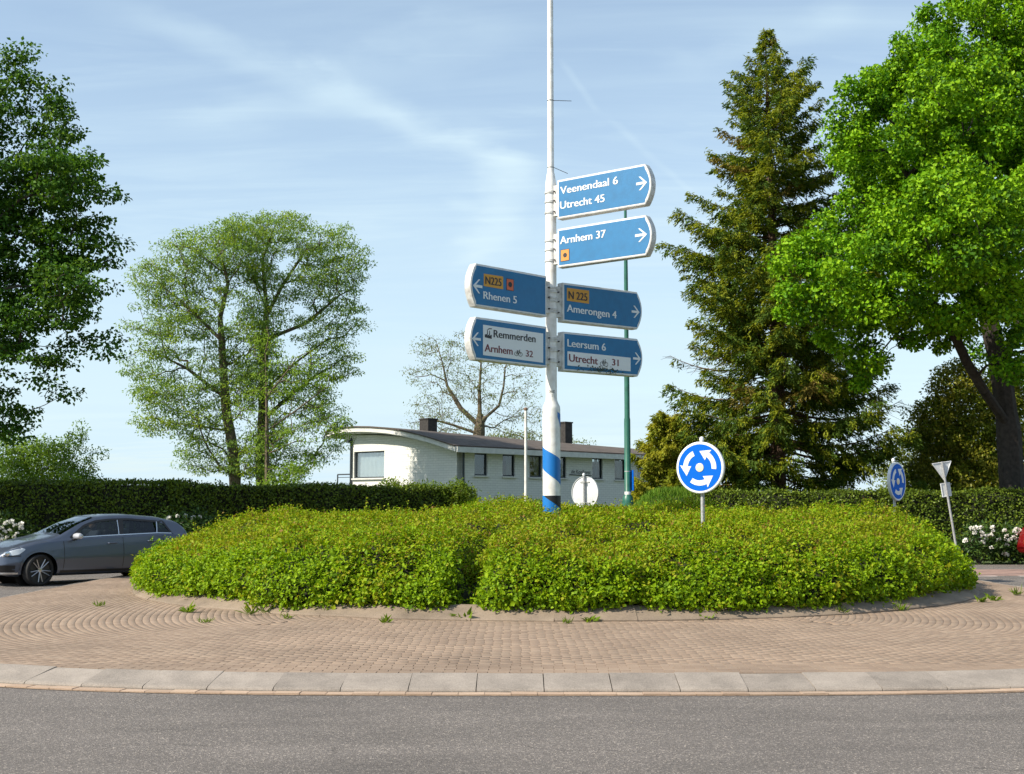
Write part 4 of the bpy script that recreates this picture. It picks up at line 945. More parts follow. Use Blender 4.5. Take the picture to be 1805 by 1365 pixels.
    def strip(name, pts, m, off=.004, par=None, side=1, wdt=.03):
        """ribbon on the body side through (x,z) points"""
        b = MB(); vs = []
        for k, (x, z) in enumerate(pts):
            p0 = pts[max(k - 1, 0)]; p1 = pts[min(k + 1, len(pts) - 1)]; d_ = Vector((p1[0] - p0[0], p1[1] - p0[1])).normalized(); nx_, nz_ = -d_.y * wdt / 2, d_.x * wdt / 2
            for u in (-1, 1):
                X_, Z_ = x + nx_ * u, z + nz_ * u; vs.append((X_, side * (yside(X_, Z_) + off), Z_))
        b.add(vs, [(2 * k, 2 * k + 2, 2 * k + 3, 2 * k + 1) for k in range(len(pts) - 1)]); return b.build(name, m, par or e, True, False)
    for side in (1, -1):
        # side glass: one pane per door, fitted under the opening's edge
        for x0, x1 in ((-.36, .80), (-1.16, -.40), (-1.62, -1.20)):
            b = MB(); vs = []; nx_ = 14
            for i in range(nx_ + 1):
                x = x0 + (x1 - x0) * i / nx_; zl = zbel(x) + .0; zh = wtop(x) + .03
                zh = min(zh, zl + max(.0, (.78 - x) / 1.45) + .02); zh = min(zh, zl + max(0, (x + 1.64) / .55) + .02)
                for k in range(5): z = zl + (zh - zl) * k / 4; vs.append((x, side * (yside(x, z) - .006), z))
            b.add(vs, [(i * 5 + k, (i + 1) * 5 + k, (i + 1) * 5 + k + 1, i * 5 + k + 1) for i in range(nx_) for k in range(4)]); b.build('side_window', M['carglass'], e, True, False)
        xa = np.linspace(.62, -1.52, 40)
        strip('chrome_strip', [(x, zbel(x) + .028) for x in xa], M['chrome'], .006, None, side, .020)
        edge = [(.70 - k * .028, zbel(.70) + .03 + k * .028 / 1.45 * 1.02) for k in range(18)]
        edge = [(x, min(z, wtop(x) + .01)) for x, z in edge] + [(x, wtop(x) + .008) for x in np.linspace(.16, -1.30, 34)] + [(x, zbel(x) + .03 + (x + 1.52) / .55 * .98) for x in np.linspace(-1.36, -1.52, 8)]
        strip('window_trim', edge, M['carblack'], .004, None, side, .045)
        for x_, dx_ in ((-.38, -.06),): strip('door_pillar', [(x_, zbel(x_) + .03), (x_ + dx_ * .5, (zbel(x_) + wtop(x_)) / 2), (x_ + dx_, wtop(x_))], M['carblack'], .004, None, side, .10)
        strip('window_divider', [(-1.18, zbel(-1.18) + .03), (-1.21, (zbel(-1.2) + wtop(-1.2)) / 2), (-1.24, wtop(-1.2))], M['chrome'], .006, None, side, .022)
        strip('pillar_trim', [(-.33, zbel(-.3) + .03), (-.35, (zbel(-.3) + wtop(-.3)) / 2), (-.365, wtop(-.3))], M['chrome'], .007, None, side, .018)
        for px in (.86, -.40, -1.30): strip('door_gap', [(px, zbot(px) + .10)] + [(px - .02 * math.sin(u * 3), zbot(px) + .1 + (zbel(px) - zbot(px) - .12) * u) for u in np.linspace(.1, 1, 8)], M['carblack'], .003, None, side, .011)
        for hx in (-.17, -1.05):
            z_ = zbel(hx) - .135; b = MB(); y_ = yside(hx, z_)
            b.tube([(hx + .10, side * (y_ + .005), z_), (hx + .08, side * (y_ + .032), z_), (hx - .08, side * (y_ + .032), z_ + .004), (hx - .10, side * (y_ + .005), z_ + .004)], .013, 8); b.build('door_handle', paint, e, True)
        mb = MB(); mx_, mz_ = .60, .985; mb.lathe([(.02, -.13), (.080, -.11), (.102, -.04), (.104, .05), (.080, .12), (.01, .14)], 14, (mx_ + .03, side * 1.0, mz_), 'Y')
        o = mb.build('mirror', M['silver'], e, True); o.data.transform(Matrix.Translation((mx_ + .03, side * 1.0, mz_)) @ Matrix.Diagonal((.62, 1.25, .62, 1)) @ Matrix.Translation((-mx_ - .03, -side * 1.0, -mz_)))
        mb = MB(); mb.tube([(mx_ + .05, side * .80, mz_ - .07), (mx_ + .03, side * .97, mz_ - .05)], .028, 8); mb.build('mirror_arm', M['carblack'], o)
        # headlight and tail light patches on the corner
        for nm, x0, x1, zl_, zh_, mm in (('headlight', 1.62, 2.08, lambda x: .60 - .02 * (x - 1.6), lambda x: .775 - .22 * (x - 1.6), M['lens']), ('tail_light', -2.10, -1.86, lambda x: .72, lambda x: .93 - .0 * x, M['tail'])):
            b = MB(); vs = []
            for i in range(13):
                x = x0 + (x1 - x0) * i / 12; u = i / 12; pin = min(1, .12 + 3.2 * u) if nm == 'headlight' else min(1, .25 + 2.5 * (1 - u))
                zc = (zl_(x) + zh_(x)) / 2 + (.05 * (1 - u) if nm == 'headlight' else 0); hz = (zh_(x) - zl_(x)) / 2 * pin; hz = min(hz, max(.01, ztop(x) - .04 - zc))
                for k in range(5): z = zc - hz + 2 * hz * k / 4; vs.append((x, side * (yside(x, z) + .006), z))
            b.add(vs, [(i * 5 + k, (i + 1) * 5 + k, (i + 1) * 5 + k + 1, i * 5 + k + 1) for i in range(12) for k in range(4)]); hl = b.build(nm, mm, e, True, False)
            if nm == 'headlight':
                b = MB(); xx = 1.93; b.lathe([(.052, 0), (.052, .018), (.03, .03), (.004, .034)], 16, (xx, side * (yside(xx, .66) - .002), .655), 'Y'); b.build('projector', M['chrome'], hl, True)
                strip('headlight_edge', [(x, .61 - .02 * (x - 1.6)) for x in np.linspace(1.70, 2.06, 8)], M['carblack'], .008, hl, side, .02)
        strip('fog_grille', [(x, .36) for x in np.linspace(1.80, 2.09, 8)], M['carblack'], .004, None, side, .13)
        strip('bumper_blade', [(x, .265 + .02 * (x - 1.8)) for x in np.linspace(1.74, 2.10, 8)], M['chrome'], .007, None, side, .035)
        strip('sill_trim', [(x, zbot(x) + .085) for x in np.linspace(.95, -.98, 12)], M['chrome'] if False else M['carblack'], .003, None, side, .05)
        # arches and wheels
        for cx, st in ((WB0, steer), (WB1, 0)):
            arc = [(cx + .385 * math.cos(t_), .32 + .385 * math.sin(t_)) for t_ in np.linspace(R(-12), R(192), 36)]
            arc = [(x, max(z, zbot(x) + .03)) for x, z in arc]
            strip('wheel_arch', arc, paint, .005, None, side, .055)
            b = MB(); vs = []
            for t_ in np.linspace(0, math.pi, 19):
                for y in (.50, .865): vs.append((cx + .395 * math.cos(t_), side * y, .32 + .395 * math.sin(t_)))
            b.add(vs, [(2 * k, 2 * k + 2, 2 * k + 3, 2 * k + 1) for k in range(18)]); b.add([(cx + .40 * math.cos(t_), side * .50, .32 + .40 * math.sin(t_)) for t_ in np.linspace(0, 2 * math.pi, 25)[:-1]], [tuple(range(24))]); b.build('wheel_well', M['carblack'], e)
            wh = empty('wheel', (cx, side * .765, WR), st, parent=e)
            b = MB(); b.lathe([(.235, -.09), (.28, -.105), (.307, -.09), (.315, -.06), (.315, .06), (.307, .09), (.28, .105), (.245, .094), (.240, .02)], 36, axis='Y'); b.build('tyre', M['tyre'], wh, True)
            b = MB(); b.lathe([(.240, .0), (.240, side * .05), (.05, side * .035), (.01, side * .035)], 36, axis='Y'); b.build('rim_dish', M['rimdark'], wh, True)
            b = MB()
            for k in range(10):
                a = 2 * math.pi * k / 10 + (.12 if k % 2 else -.12); p0 = (.035 * math.cos(a), side * .066, .035 * math.sin(a)); p1 = (.236 * math.cos(a), side * .092, .236 * math.sin(a)); b.tube([p0, p1], [.012, .010], 6)
            b.lathe([(.05, side * .05), (.046, side * .074), (.01, side * .078)], 20, axis='Y'); b.build('rim', M['rim'], wh)
    # windscreen, rear glass
    for nm, x0, x1 in (('windscreen', .11, .92), ('rear_window', -1.98, -1.74)):
        b = MB(); vs = []; nx_ = 10
        for i in range(nx_ + 1):
            x = x0 + (x1 - x0) * i / nx_; ii = int(np.clip(np.searchsorted(xs, x), 1, n - 1)); row = []
            yy = [Ys[ii, j] for j in range(jroof - 1, nvv)]; zz_ = [Zs[ii, j] - .004 for j in range(jroof - 1, nvv)]
            row = [(xs[ii], y, z) for y, z in zip(yy, zz_)] + [(xs[ii], -y, z) for y, z in zip(yy[::-1], zz_[::-1])][1:]
            vs += row; mrow = len(row)
        b.add(vs, [(i * mrow + k, (i + 1) * mrow + k, (i + 1) * mrow + k + 1, i * mrow + k + 1) for i in range(nx_) for k in range(mrow - 1)]); b.build(nm, M['carglass'], e, True, False)
    b = MB(); b.box((2.145, 0, .50), (.02, .95, .16)); b.box((2.145, 0, .33), (.02, .9, .10)); b.build('grille', M['carblack'], e)
    b = MB(); b.box((2.16, 0, .515), (.02, .9, .03)); b.build('grille_bar', M['chrome'], e)
    b = MB(); b.box((-2.152, 0, .62), (.012, .52, .11)); b.build('number_plate', M['amber'], e)
    # seats and floor
    b = MB(); b.box((-.35, 0, .33), (2.6, 1.4, .06)); b.box((.72, 0, .80), (.35, 1.45, .20)); b.build('floor_pan', M['carblack'], e)
    for sx_, sy_ in ((-.12, .36), (-.12, -.36), (-1.0, .36), (-1.0, -.36)):
        b = MB(); b.box((sx_ + .22, sy_, .50), (.48, .48, .16)); b.box((sx_ - .06, sy_, .82), (.13, .46, .56)); b.box((sx_ - .10, sy_, 1.17), (.09, .24, .16)); o = b.build('seat', M['carblack'], e)
        bv = o.modifiers.new('bevel', 'BEVEL'); bv.width = .035; bv.segments = 2
    b = MB(); b.tube([(.47 + .06 * math.sin(t_) , .36 + .18 * math.cos(t_), .86 + .17 * math.sin(t_)) for t_ in np.linspace(0, 2 * math.pi, 25)], .016, 8, False); b.build('steering_wheel', M['carblack'], e, True)
    return e
c0 = gnd(67, 1033.5); c1 = Vector((0, 0, 0)); ch = Vector((-.745, -.667, 0)).normalized(); cl = Vector((-ch.y, ch.x, 0))
cl_pos = Vector((c0.x, c0.y, 0)) - ch * 1.33 - cl * .80
CARZ = math.atan2(ch.y, ch.x)
build_car('hatchback_car', cl_pos, CARZ, M['cargrey'], 'dark grey metallic hatchback car driving round the left side of the roundabout', steer=R(14))
rc = at(1803, 965, 33.2)
build_car('red_car', (rc.x + 2.50, 33.2 + .75, 0), R(8), M['carred'], 'red car at the right edge of the photo, only its rear showing')

# driver of the grey car
def person(parent_loc, rz):
    pts = {'pel': (-.02, .36, .60), 'bel': (-.03, .36, .74), 'che': (-.01, .36, .93), 'nek': (.01, .36, 1.09), 'chin': (.035, .36, 1.15), 'hed': (.03, .36, 1.23), 'crn': (.01, .36, 1.30),
           'shl': (0, .53, 1.02), 'ell': (.17, .58, .84), 'wrl': (.38, .50, .92), 'hal': (.45, .47, .95), 'shr': (0, .19, 1.02), 'elr': (.17, .15, .84), 'wrr': (.38, .22, .92), 'har': (.45, .25, .95),
           'knl': (.42, .46, .62), 'knr': (.42, .27, .62), 'anl': (.66, .46, .42), 'anr': (.66, .27, .42)}
    ed = [('pel', 'bel'), ('bel', 'che'), ('che', 'nek'), ('nek', 'chin'), ('chin', 'hed'), ('hed', 'crn'), ('che', 'shl'), ('shl', 'ell'), ('ell', 'wrl'), ('wrl', 'hal'), ('che', 'shr'), ('shr', 'elr'), ('elr', 'wrr'), ('wrr', 'har'), ('pel', 'knl'), ('pel', 'knr'), ('knl', 'anl'), ('knr', 'anr')]
    rad = {'pel': .15, 'bel': .14, 'che': .16, 'nek': .055, 'chin': .062, 'hed': .088, 'crn': .06, 'shl': .065, 'ell': .045, 'wrl': .032, 'hal': .032, 'shr': .065, 'elr': .045, 'wrr': .032, 'har': .032, 'knl': .07, 'knr': .07, 'anl': .045, 'anr': .045}
    ks = list(pts); me = bpy.data.meshes.new('person'); me.from_pydata([pts[k] for k in ks], [(ks.index(a), ks.index(b_)) for a, b_ in ed], [])
    o = link('person', me, mat('driver_clothes', (.06, .07, .10), .9)); o.location = parent_loc; o.rotation_euler = (0, 0, rz)
    sk = o.modifiers.new('skin', 'SKIN')
    for i, k in enumerate(ks): me.skin_vertices[0].data[i].radius = (rad[k], rad[k])
    me.skin_vertices[0].data[0].use_root = True
    ss = o.modifiers.new('sub', 'SUBSURF'); ss.levels = 1; ss.render_levels = 2
    tag(o, 'driver in dark clothes sitting at the wheel of the grey car', 'person')
    def part(nm, c, s_, m):
        b = MB(); pr = [(math.sin(t_), -math.cos(t_)) for t_ in np.linspace(.05, math.pi - .05, 9)]; b.lathe([(r_, z) for r_, z in pr], 14)
        q = b.build(nm, m, o, True); q.data.transform(Matrix.Translation(c) @ Matrix.Diagonal((*s_, 1)))
    skin = mat('driver_skin', (.42, .25, .18), .6)
    part('face', (.045, .36, 1.215), (.088, .074, .105), skin); part('hair', (.012, .36, 1.255), (.098, .082, .085), mat('driver_hair', (.06, .04, .03), .8)); part('nose', (.135, .36, 1.21), (.018, .012, .022), skin)
person(cl_pos, CARZ)

# ------------------------------------------------------------------ trees
def grow(seeds, pts, alpha=.32, up=.0):
    """attach crown points to a seeded trunk: returns node positions and parents"""
    pos = []; par = []; plen = []
    for poly in seeds:
        prev = -1
        for k, p in enumerate(poly):
            p = np.array(p, float)
            if k == 0 and pos and len(poly) and poly is not seeds[0]:
                d_ = np.linalg.norm(np.array(pos) - p, axis=1); prev = int(d_.argmin())
                if d_[prev] < .05: continue
            if prev >= 0:
                a = pos[prev]; L_ = np.linalg.norm(p - a); ns = max(1, int(L_ / .5))
                for i in range(1, ns + 1):
                    pos.append(a + (p - a) * i / ns); par.append(prev); plen.append(plen[prev] + L_ / ns); prev = len(pos) - 1
            else: pos.append(p); par.append(-1); plen.append(0.); prev = len(pos) - 1
    nseed = len(pos); base = np.array(seeds[0][0]); P = np.array(pos); pts = np.asarray(pts)
    dd = np.sqrt(((pts[:, None] - P[None]) ** 2).sum(2)).min(1) if len(pts) * len(P) < 4e6 else np.linalg.norm(pts - P[nseed // 2], axis=1)
    order = np.argsort(dd); allp = np.zeros((nseed + len(pts), 3)); allp[:nseed] = P; pl = np.zeros(nseed + len(pts)); pl[:nseed] = plen; m_ = nseed
    for i in order:
        p = pts[i]; d_ = np.linalg.norm(allp[:m_] - p, axis=1); dz = np.maximum(0, allp[:m_, 2] - p[2])
        c = d_ + alpha * pl[:m_] + up * dz; j = int(c.argmin()); allp[m_] = p; par.append(j); pl[m_] = pl[j] + d_[j]; m_ += 1
    return allp[:m_], np.array(par), nseed
def branch_mesh(name, pos, par, nseed, rbase, tip, m, parent, jit=.12, sides=6, twig=None):
    n = len(pos); cnt = np.zeros(n); kids = np.zeros(n, int)
    for i in range(n): 
        if par[i] >= 0: kids[par[i]] += 1
    depth = np.zeros(n)
    order = []
    ch_ = [[] for _ in range(n)]
    for i in range(n):
        if par[i] >= 0: ch_[par[i]].append(i)
    st = [i for i in range(n) if par[i] < 0]; 
    while st: q = st.pop(); order.append(q); st += ch_[q]
    for i in reversed(order):
        if not ch_[i]: cnt[i] += 1
        if par[i] >= 0: cnt[par[i]] += cnt[i]
    p_ = math.log(rbase / tip) / math.log(max(cnt.max(), 2)); r_ = tip * cnt ** p_
    # trunk seeds keep a gentle taper
    mb = MB()
    for i in range(n):
        j = par[i]
        if j < 0: continue
        a, b_ = pos[j], pos[i]; ra, rb = min(r_[j], r_[i] * 1.5 if i >= nseed else r_[j]), r_[i]
        L_ = np.linalg.norm(b_ - a)
        if L_ < 1e-4: continue
        if i >= nseed or L_ > .8:
            mid = (a + b_) / 2 + rng.normal(0, jit * L_, 3) * .6 + np.array([0, 0, .05 * L_]); mb.tube([a, mid, b_], [ra, (ra + rb) / 2, rb], sides if ra > .03 else 4, False)
        else: mb.tube([a, b_], [ra, rb], max(sides, 9) if ra > .1 else sides, False)
    if twig:
        for i in range(nseed, n):
            for k in range(twig[0]):
                d_ = randdir(1)[0]; d_[2] = d_[2] * .6 + .15; mb.tube([pos[i], pos[i] + d_ * twig[1] * random.uniform(.5, 1)], [tip * .9, tip * .4], 3, False)
    return mb.build(name, m, parent, True, False)
def carve(P, scale, cut, seed):
    return P[vnoise(P + 50, scale, seed) > cut]
def sample_lobes(lobes, n, shell=.5):
    """lobes: centre(3), radii(3), weight"""
    wt = np.array([l[2] for l in lobes], float); wt /= wt.sum(); idx = rng.choice(len(lobes), n, p=wt)
    c = np.array([l[0] for l in lobes])[idx]; r_ = np.array([l[1] for l in lobes])[idx]
    return c + randdir(n) * r_ * (rng.random((n, 1)) ** (1 / 3 * (1 - shell) + .12 * shell + .001))
def thin(P, d):
    out = []; grid = {}
    for p in P:
        k = tuple((p / d).astype(int)); ok = True
        for a in (-1, 0, 1):
            for b_ in (-1, 0, 1):
                for c in (-1, 0, 1):
                    for q in grid.get((k[0] + a, k[1] + b_, k[2] + c), ()):
                        if ((q - p) ** 2).sum() < d * d: ok = False
        if ok: grid.setdefault(k, []).append(p); out.append(p)
    return np.array(out)
def puff_leaves(name, nodes, n_each, rad, flat, lsize, lw, mats, parent, upn=.7, axd=(0, 0, 0), outc=None, rnd=.6, outw=.7, droop=.15, fold=.3):
    n_each = int(n_each); c = np.repeat(nodes, n_each, 0); m_ = len(c)
    sc_ = np.repeat(rng.uniform(.65, 1.25, len(nodes)), n_each)[:, None]
    off = randdir(m_) * (rng.random((m_, 1)) ** .42) * rad * sc_ * np.array([1, 1, flat]); P = c + off
    A = randdir(m_) + off / (rad + 1e-6) * .8 + np.array(axd)
    N = unit(rng.normal(0, rnd, (m_, 3)) + np.array([0, 0, upn]) + off / rad * outw)
    L_ = lsize * rng.uniform(.7, 1.25, m_)
    tone = np.repeat(rng.random(len(nodes)), n_each); midx = None
    if len(mats) > 1: midx = np.clip((tone * .6 + rng.random(m_) * .4) * len(mats), 0, len(mats) - 1).astype(int)
    return leaves(name, P, A, N, L_, L_ * lw, mats, parent, midx, fold, droop)
def lobes_px(L, Y):
    out = []
    for q in L:
        px, py, rx, ry = q[:4]; dy_ = q[4] if len(q) > 4 else 0; Yq = Y + dy_; c = at(px, py, Yq); k = Yq / F
        ryd = q[5] if len(q) > 5 else rx * k
        out.append((np.array(c), np.array([rx * k, ryd, ry * k]), rx * ry * (q[6] if len(q) > 6 else 1)))
    return out
def P3(px, py, Y): return tuple(at(px, py, Y))

# --- oak on the right
OY = 39
oak = empty('oak_tree', (at(1788, 890, OY).x, OY, 0), 0, 'big bright green oak tree on the right with a thick leaning trunk', 'tree'); oo = np.array(oak.location)
lob = lobes_px([(1730, 70, 130, 90), (1640, 110, 70, 60, -1), (1525, 195, 66, 70), (1490, 245, 30, 45), (1690, 210, 120, 95, -3), (1610, 310, 110, 80, 1), (1510, 290, 40, 60, 2), (1530, 400, 85, 65, -1), (1418, 475, 56, 66, -2), (1385, 510, 26, 34, -2), (1410, 540, 34, 30, -2), (1560, 490, 110, 75, -4), (1690, 400, 110, 110, -5), (1660, 520, 120, 75, -3), (1640, 585, 75, 30, -2), (1490, 580, 55, 48, -1), (1528, 645, 28, 40, -1, .8), (1760, 480, 90, 90, -4), (1770, 300, 90, 120, -3), (1800, 170, 100, 130, 3), (1900, 250, 150, 190), (1880, 500, 140, 130), (1860, 40, 130, 110), (1770, -40, 110, 60, 2), (1850, 620, 90, 60, -3), (1640, 300, 150, 200, 5), (1750, 590, 60, 40, 4)], OY)
nodes = carve(thin(sample_lobes(lob, 8000, .6), .64), 1.25, .40, 64) - oo
nodes = np.vstack([nodes, thin(sample_lobes(lobes_px([(1525, 190, 52, 56, -1), (1500, 250, 30, 40, -1), (1560, 150, 30, 30)], OY), 200, .6), .6) - oo])
seeds = [[P3(1790, 960, OY), P3(1784, 860, OY), P3(1778, 760, OY), P3(1765, 660, OY), P3(1742, 560, OY), P3(1733, 470, OY), P3(1742, 330, OY), P3(1735, 170, OY)],
         [P3(1778, 752, OY), P3(1735, 690, OY - 1), P3(1705, 640, OY - 1.5), P3(1675, 575, OY - 2), P3(1610, 480, OY - 2)],
         [P3(1765, 660, OY), P3(1800, 560, OY - 1), P3(1840, 480, OY - 1)], [P3(1733, 470, OY), P3(1660, 380, OY), P3(1600, 310, OY)], [P3(1740, 560, OY), P3(1640, 440, OY + 2), P3(1500, 360, OY + 2)]]
seeds = [[tuple(np.array(p) - oo) for p in s] for s in seeds]
seeds[0][0] = (seeds[0][0][0], 0, 0)
pos, par, ns = grow(seeds, nodes, .25); branch_mesh('trunk', pos, par, ns, .38, .012, M['barkd'], oak, sides=7)
M['oak'] = [leafmat('oak_leaf_a', [(.055, .155, .004), (.095, .240, .006), (.130, .285, .008)], .2), leafmat('oak_leaf_b', [(.125, .280, .005), (.200, .380, .008), (.240, .400, .010)], .2), leafmat('oak_leaf_c', [(.035, .105, .004), (.070, .175, .006)], .2)]
nd = pos[ns:]; puff_leaves('crown', nd, min(300, 240000 / len(nd)), .50, .70, .125, .78, M['oak'], oak, .45, rnd=.38, outw=1.25)

# --- beech on the left
BY = 33
bee = empty('beech_tree', (at(-150, 890, BY).x, BY, 0), 0, 'dark leafy beech tree at the left edge with drooping branch tips', 'tree'); bo = np.array(bee.location)
lob = lobes_px([(12, 105, 40, 42), (40, 190, 70, 62), (90, 230, 50, 35), (110, 310, 80, 55, -1), (50, 330, 90, 90), (150, 330, 45, 35, -1), (60, 440, 100, 80), (140, 430, 60, 60), (130, 520, 70, 60, -1), (60, 560, 100, 70), (150, 600, 50, 40), (60, 640, 90, 45), (15, 700, 60, 45), (90, 690, 35, 22), (10, 760, 35, 22), (-110, 200, 110, 110), (-130, 350, 150, 150), (-120, 560, 140, 130), (-260, 250, 150, 220, 0, 3.5), (-260, 560, 150, 140, 0, 3.5)], BY)
nodes = carve(thin(sample_lobes(lob, 5200, .45), .46), 1.2, .30, 67) - bo
seeds = [[(0, 0, 0), (.05, 0, 3), (.0, .1, 6), (.1, 0, 9), (.1, 0, 12.5)]]
pos, par, ns = grow(seeds, nodes, .22, .15); branch_mesh('trunk', pos, par, ns, .42, .010, M['bark'], bee, sides=6)
M['beech'] = [leafmat('beech_leaf_a', [(.032, .090, .012), (.052, .130, .014), (.085, .180, .014)], .28), leafmat('beech_leaf_b', [(.025, .070, .010), (.045, .105, .012), (.130, .230, .015)], .28)]
nd = pos[ns:]; puff_leaves('crown', nd, min(150, 210000 / len(nd)), .54, .40, .12, .68, M['beech'], bee, .8, (0, 0, -.25), rnd=.42, outw=1.0)

# --- two feathery locust trees and a slim young one in front
def locust(px0, seeds_px, lob_px, Y, name, label, nmax, mats, rb, each, rad, lsize, group=None, dist=.5, flat=.45, bark='barkp', twig=None, carve_cut=.27):
    base = np.array((at(px0, 890, Y).x, Y, 0.)); t_ = empty(name, base, 0, label, 'tree', group)
    lob = lobes_px(lob_px, Y); nodes = carve(thin(sample_lobes(lob, nmax, .3), dist), 1.15, carve_cut, 71) - base
    sd = [[np.array(P3(x, y, Y + (q[2] if len(q) > 2 else 0))) - base for q in s for x, y in [q[:2]]] for s in seeds_px]; sd[0][0] = np.zeros(3)
    pos, par, ns = grow(sd, nodes, .30, .1); branch_mesh('trunk', pos, par, ns, rb, .010, M[bark], t_, sides=6, jit=.16, twig=twig)
    nd = pos[ns:]
    puff_leaves('crown', nd, each, rad, flat, lsize, .42, mats, t_, .9, (0, 0, -.5)); return t_
M['loc'] = [leafmat('locust_leaf_a', [(.150, .260, .060), (.200, .320, .065), (.245, .345, .060)], .42), leafmat('locust_leaf_b', [(.135, .230, .070), (.185, .280, .080)], .42), leafmat('locust_leaf_c', [(.240, .345, .030), (.285, .375, .036)], .42)]
M['young'] = [leafmat('young_leaf_a', [(.190, .310, .035), (.250, .370, .045)], .4), leafmat('young_leaf_b', [(.160, .260, .045), (.210, .320, .045)], .4)]
LY = 46.6
locust(420, [[(418, 900), (412, 800), (398, 720), (392, 620), (388, 560), (402, 500), (385, 430)], [(395, 700), (330, 650), (270, 620)], [(405, 760), (340, 750), (290, 745)], [(390, 600), (330, 540), (280, 500)], [(392, 545), (360, 525), (300, 480)]],
       [(400, 440, 70, 50), (340, 450, 55, 45), (290, 500, 55, 45), (255, 570, 40, 40), (250, 640, 38, 30), (290, 600, 60, 40), (340, 560, 60, 50), (300, 690, 60, 35), (275, 745, 40, 22), (350, 740, 60, 35), (380, 650, 50, 60), (360, 800, 45, 35), (430, 810, 50, 40), (420, 500, 55, 50), (425, 590, 50, 50), (430, 680, 45, 50)], LY, 'locust_tree', 'feathery green locust tree, the left one of two standing close together', 5000, M['loc'], .22, 105, .50, .108, flat=.46, dist=.43, carve_cut=.27, twig=(1, .5))
locust(462, [[(462, 900), (462, 800), (464, 700), (466, 600), (470, 540), (462, 460), (480, 410)], [(468, 560), (500, 500), (540, 440)], [(464, 690), (520, 640), (575, 600)], [(470, 545), (450, 500), (430, 440)], [(464, 740), (520, 690), (560, 660)], [(466, 600), (540, 570), (600, 520)]],
       [(500, 420, 70, 45), (440, 410, 55, 35), (560, 430, 60, 40), (600, 420, 22, 22), (620, 455, 40, 20), (590, 490, 50, 45), (540, 500, 60, 50), (605, 560, 38, 40), (560, 600, 55, 45), (590, 640, 40, 30), (530, 680, 60, 40), (570, 730, 50, 30), (500, 760, 60, 40), (480, 570, 50, 50), (470, 660, 50, 50), (540, 790, 45, 35), (490, 820, 50, 30), (575, 775, 35, 25), (600, 745, 22, 14), (480, 480, 55, 50)], LY + 1.4, 'locust_tree', 'feathery green locust tree, the right one of two standing close together', 5600, M['loc'], .24, 105, .50, .108, flat=.46, dist=.43, carve_cut=.27, twig=(1, .5))
locust(472, [[(470, 900), (471, 800), (470, 700), (468, 620), (470, 575)], [(470, 760), (520, 725), (580, 680)], [(470, 700), (510, 650), (545, 620)]],
       [(470, 610, 25, 30), (500, 660, 50, 35), (540, 630, 30, 20), (480, 710, 60, 30), (540, 700, 45, 25), (570, 670, 25, 15), (520, 760, 60, 30), (470, 780, 45, 35), (420, 720, 30, 25), (580, 745, 35, 18), (510, 820, 50, 22)], LY - 2.2, 'young_tree', 'slim young tree with yellow-green leaves before the right locust tree', 900, M['young'], .09, 46, .45, .11, dist=.45)
# --- sparse tree behind the house
M['sparse'] = [leafmat('sparse_leaf_a', [(.150, .200, .070), (.210, .250, .090)], .4), leafmat('sparse_leaf_b', [(.170, .165, .080), (.190, .220, .085)], .4)]
locust(845, [[(843, 900), (843, 780), (846, 745), (845, 690), (848, 640), (850, 600)], [(844, 750), (812, 720), (788, 680), (780, 640), (768, 600)], [(846, 745), (880, 715), (888, 680), (890, 650), (900, 620)], [(800, 700), (780, 690), (778, 720), (786, 760)], [(786, 672), (760, 660), (735, 665)], [(848, 655), (865, 670), (880, 650)], [(843, 765), (800, 750), (765, 740), (730, 745)]],
       [(780, 620, 50, 30), (750, 660, 35, 25), (830, 610, 40, 25), (880, 640, 45, 35), (920, 680, 30, 30), (760, 720, 40, 35), (820, 680, 50, 40), (870, 700, 40, 35), (740, 750, 30, 18), (920, 740, 45, 30), (800, 745, 60, 20), (940, 765, 25, 15), (900, 760, 40, 15)], 74, 'sparse_tree', 'sparse half-bare tree with pale young leaves rising behind the house roof', 1500, M['sparse'], .36, 38, .66, .13, dist=.62, bark='barkp', twig=(3, .7))
locust(950, [[(950, 900), (952, 800), (960, 770)], [(955, 785), (985, 775)]], [(940, 775, 40, 14), (1000, 778, 25, 7), (1030, 781, 14, 4), (890, 772, 40, 8)], 80, 'distant_tree', 'distant treetops peeping over the house ridge right of the sparse tree', 160, M['sparse'], .2, 40, .7, .16, dist=.6)

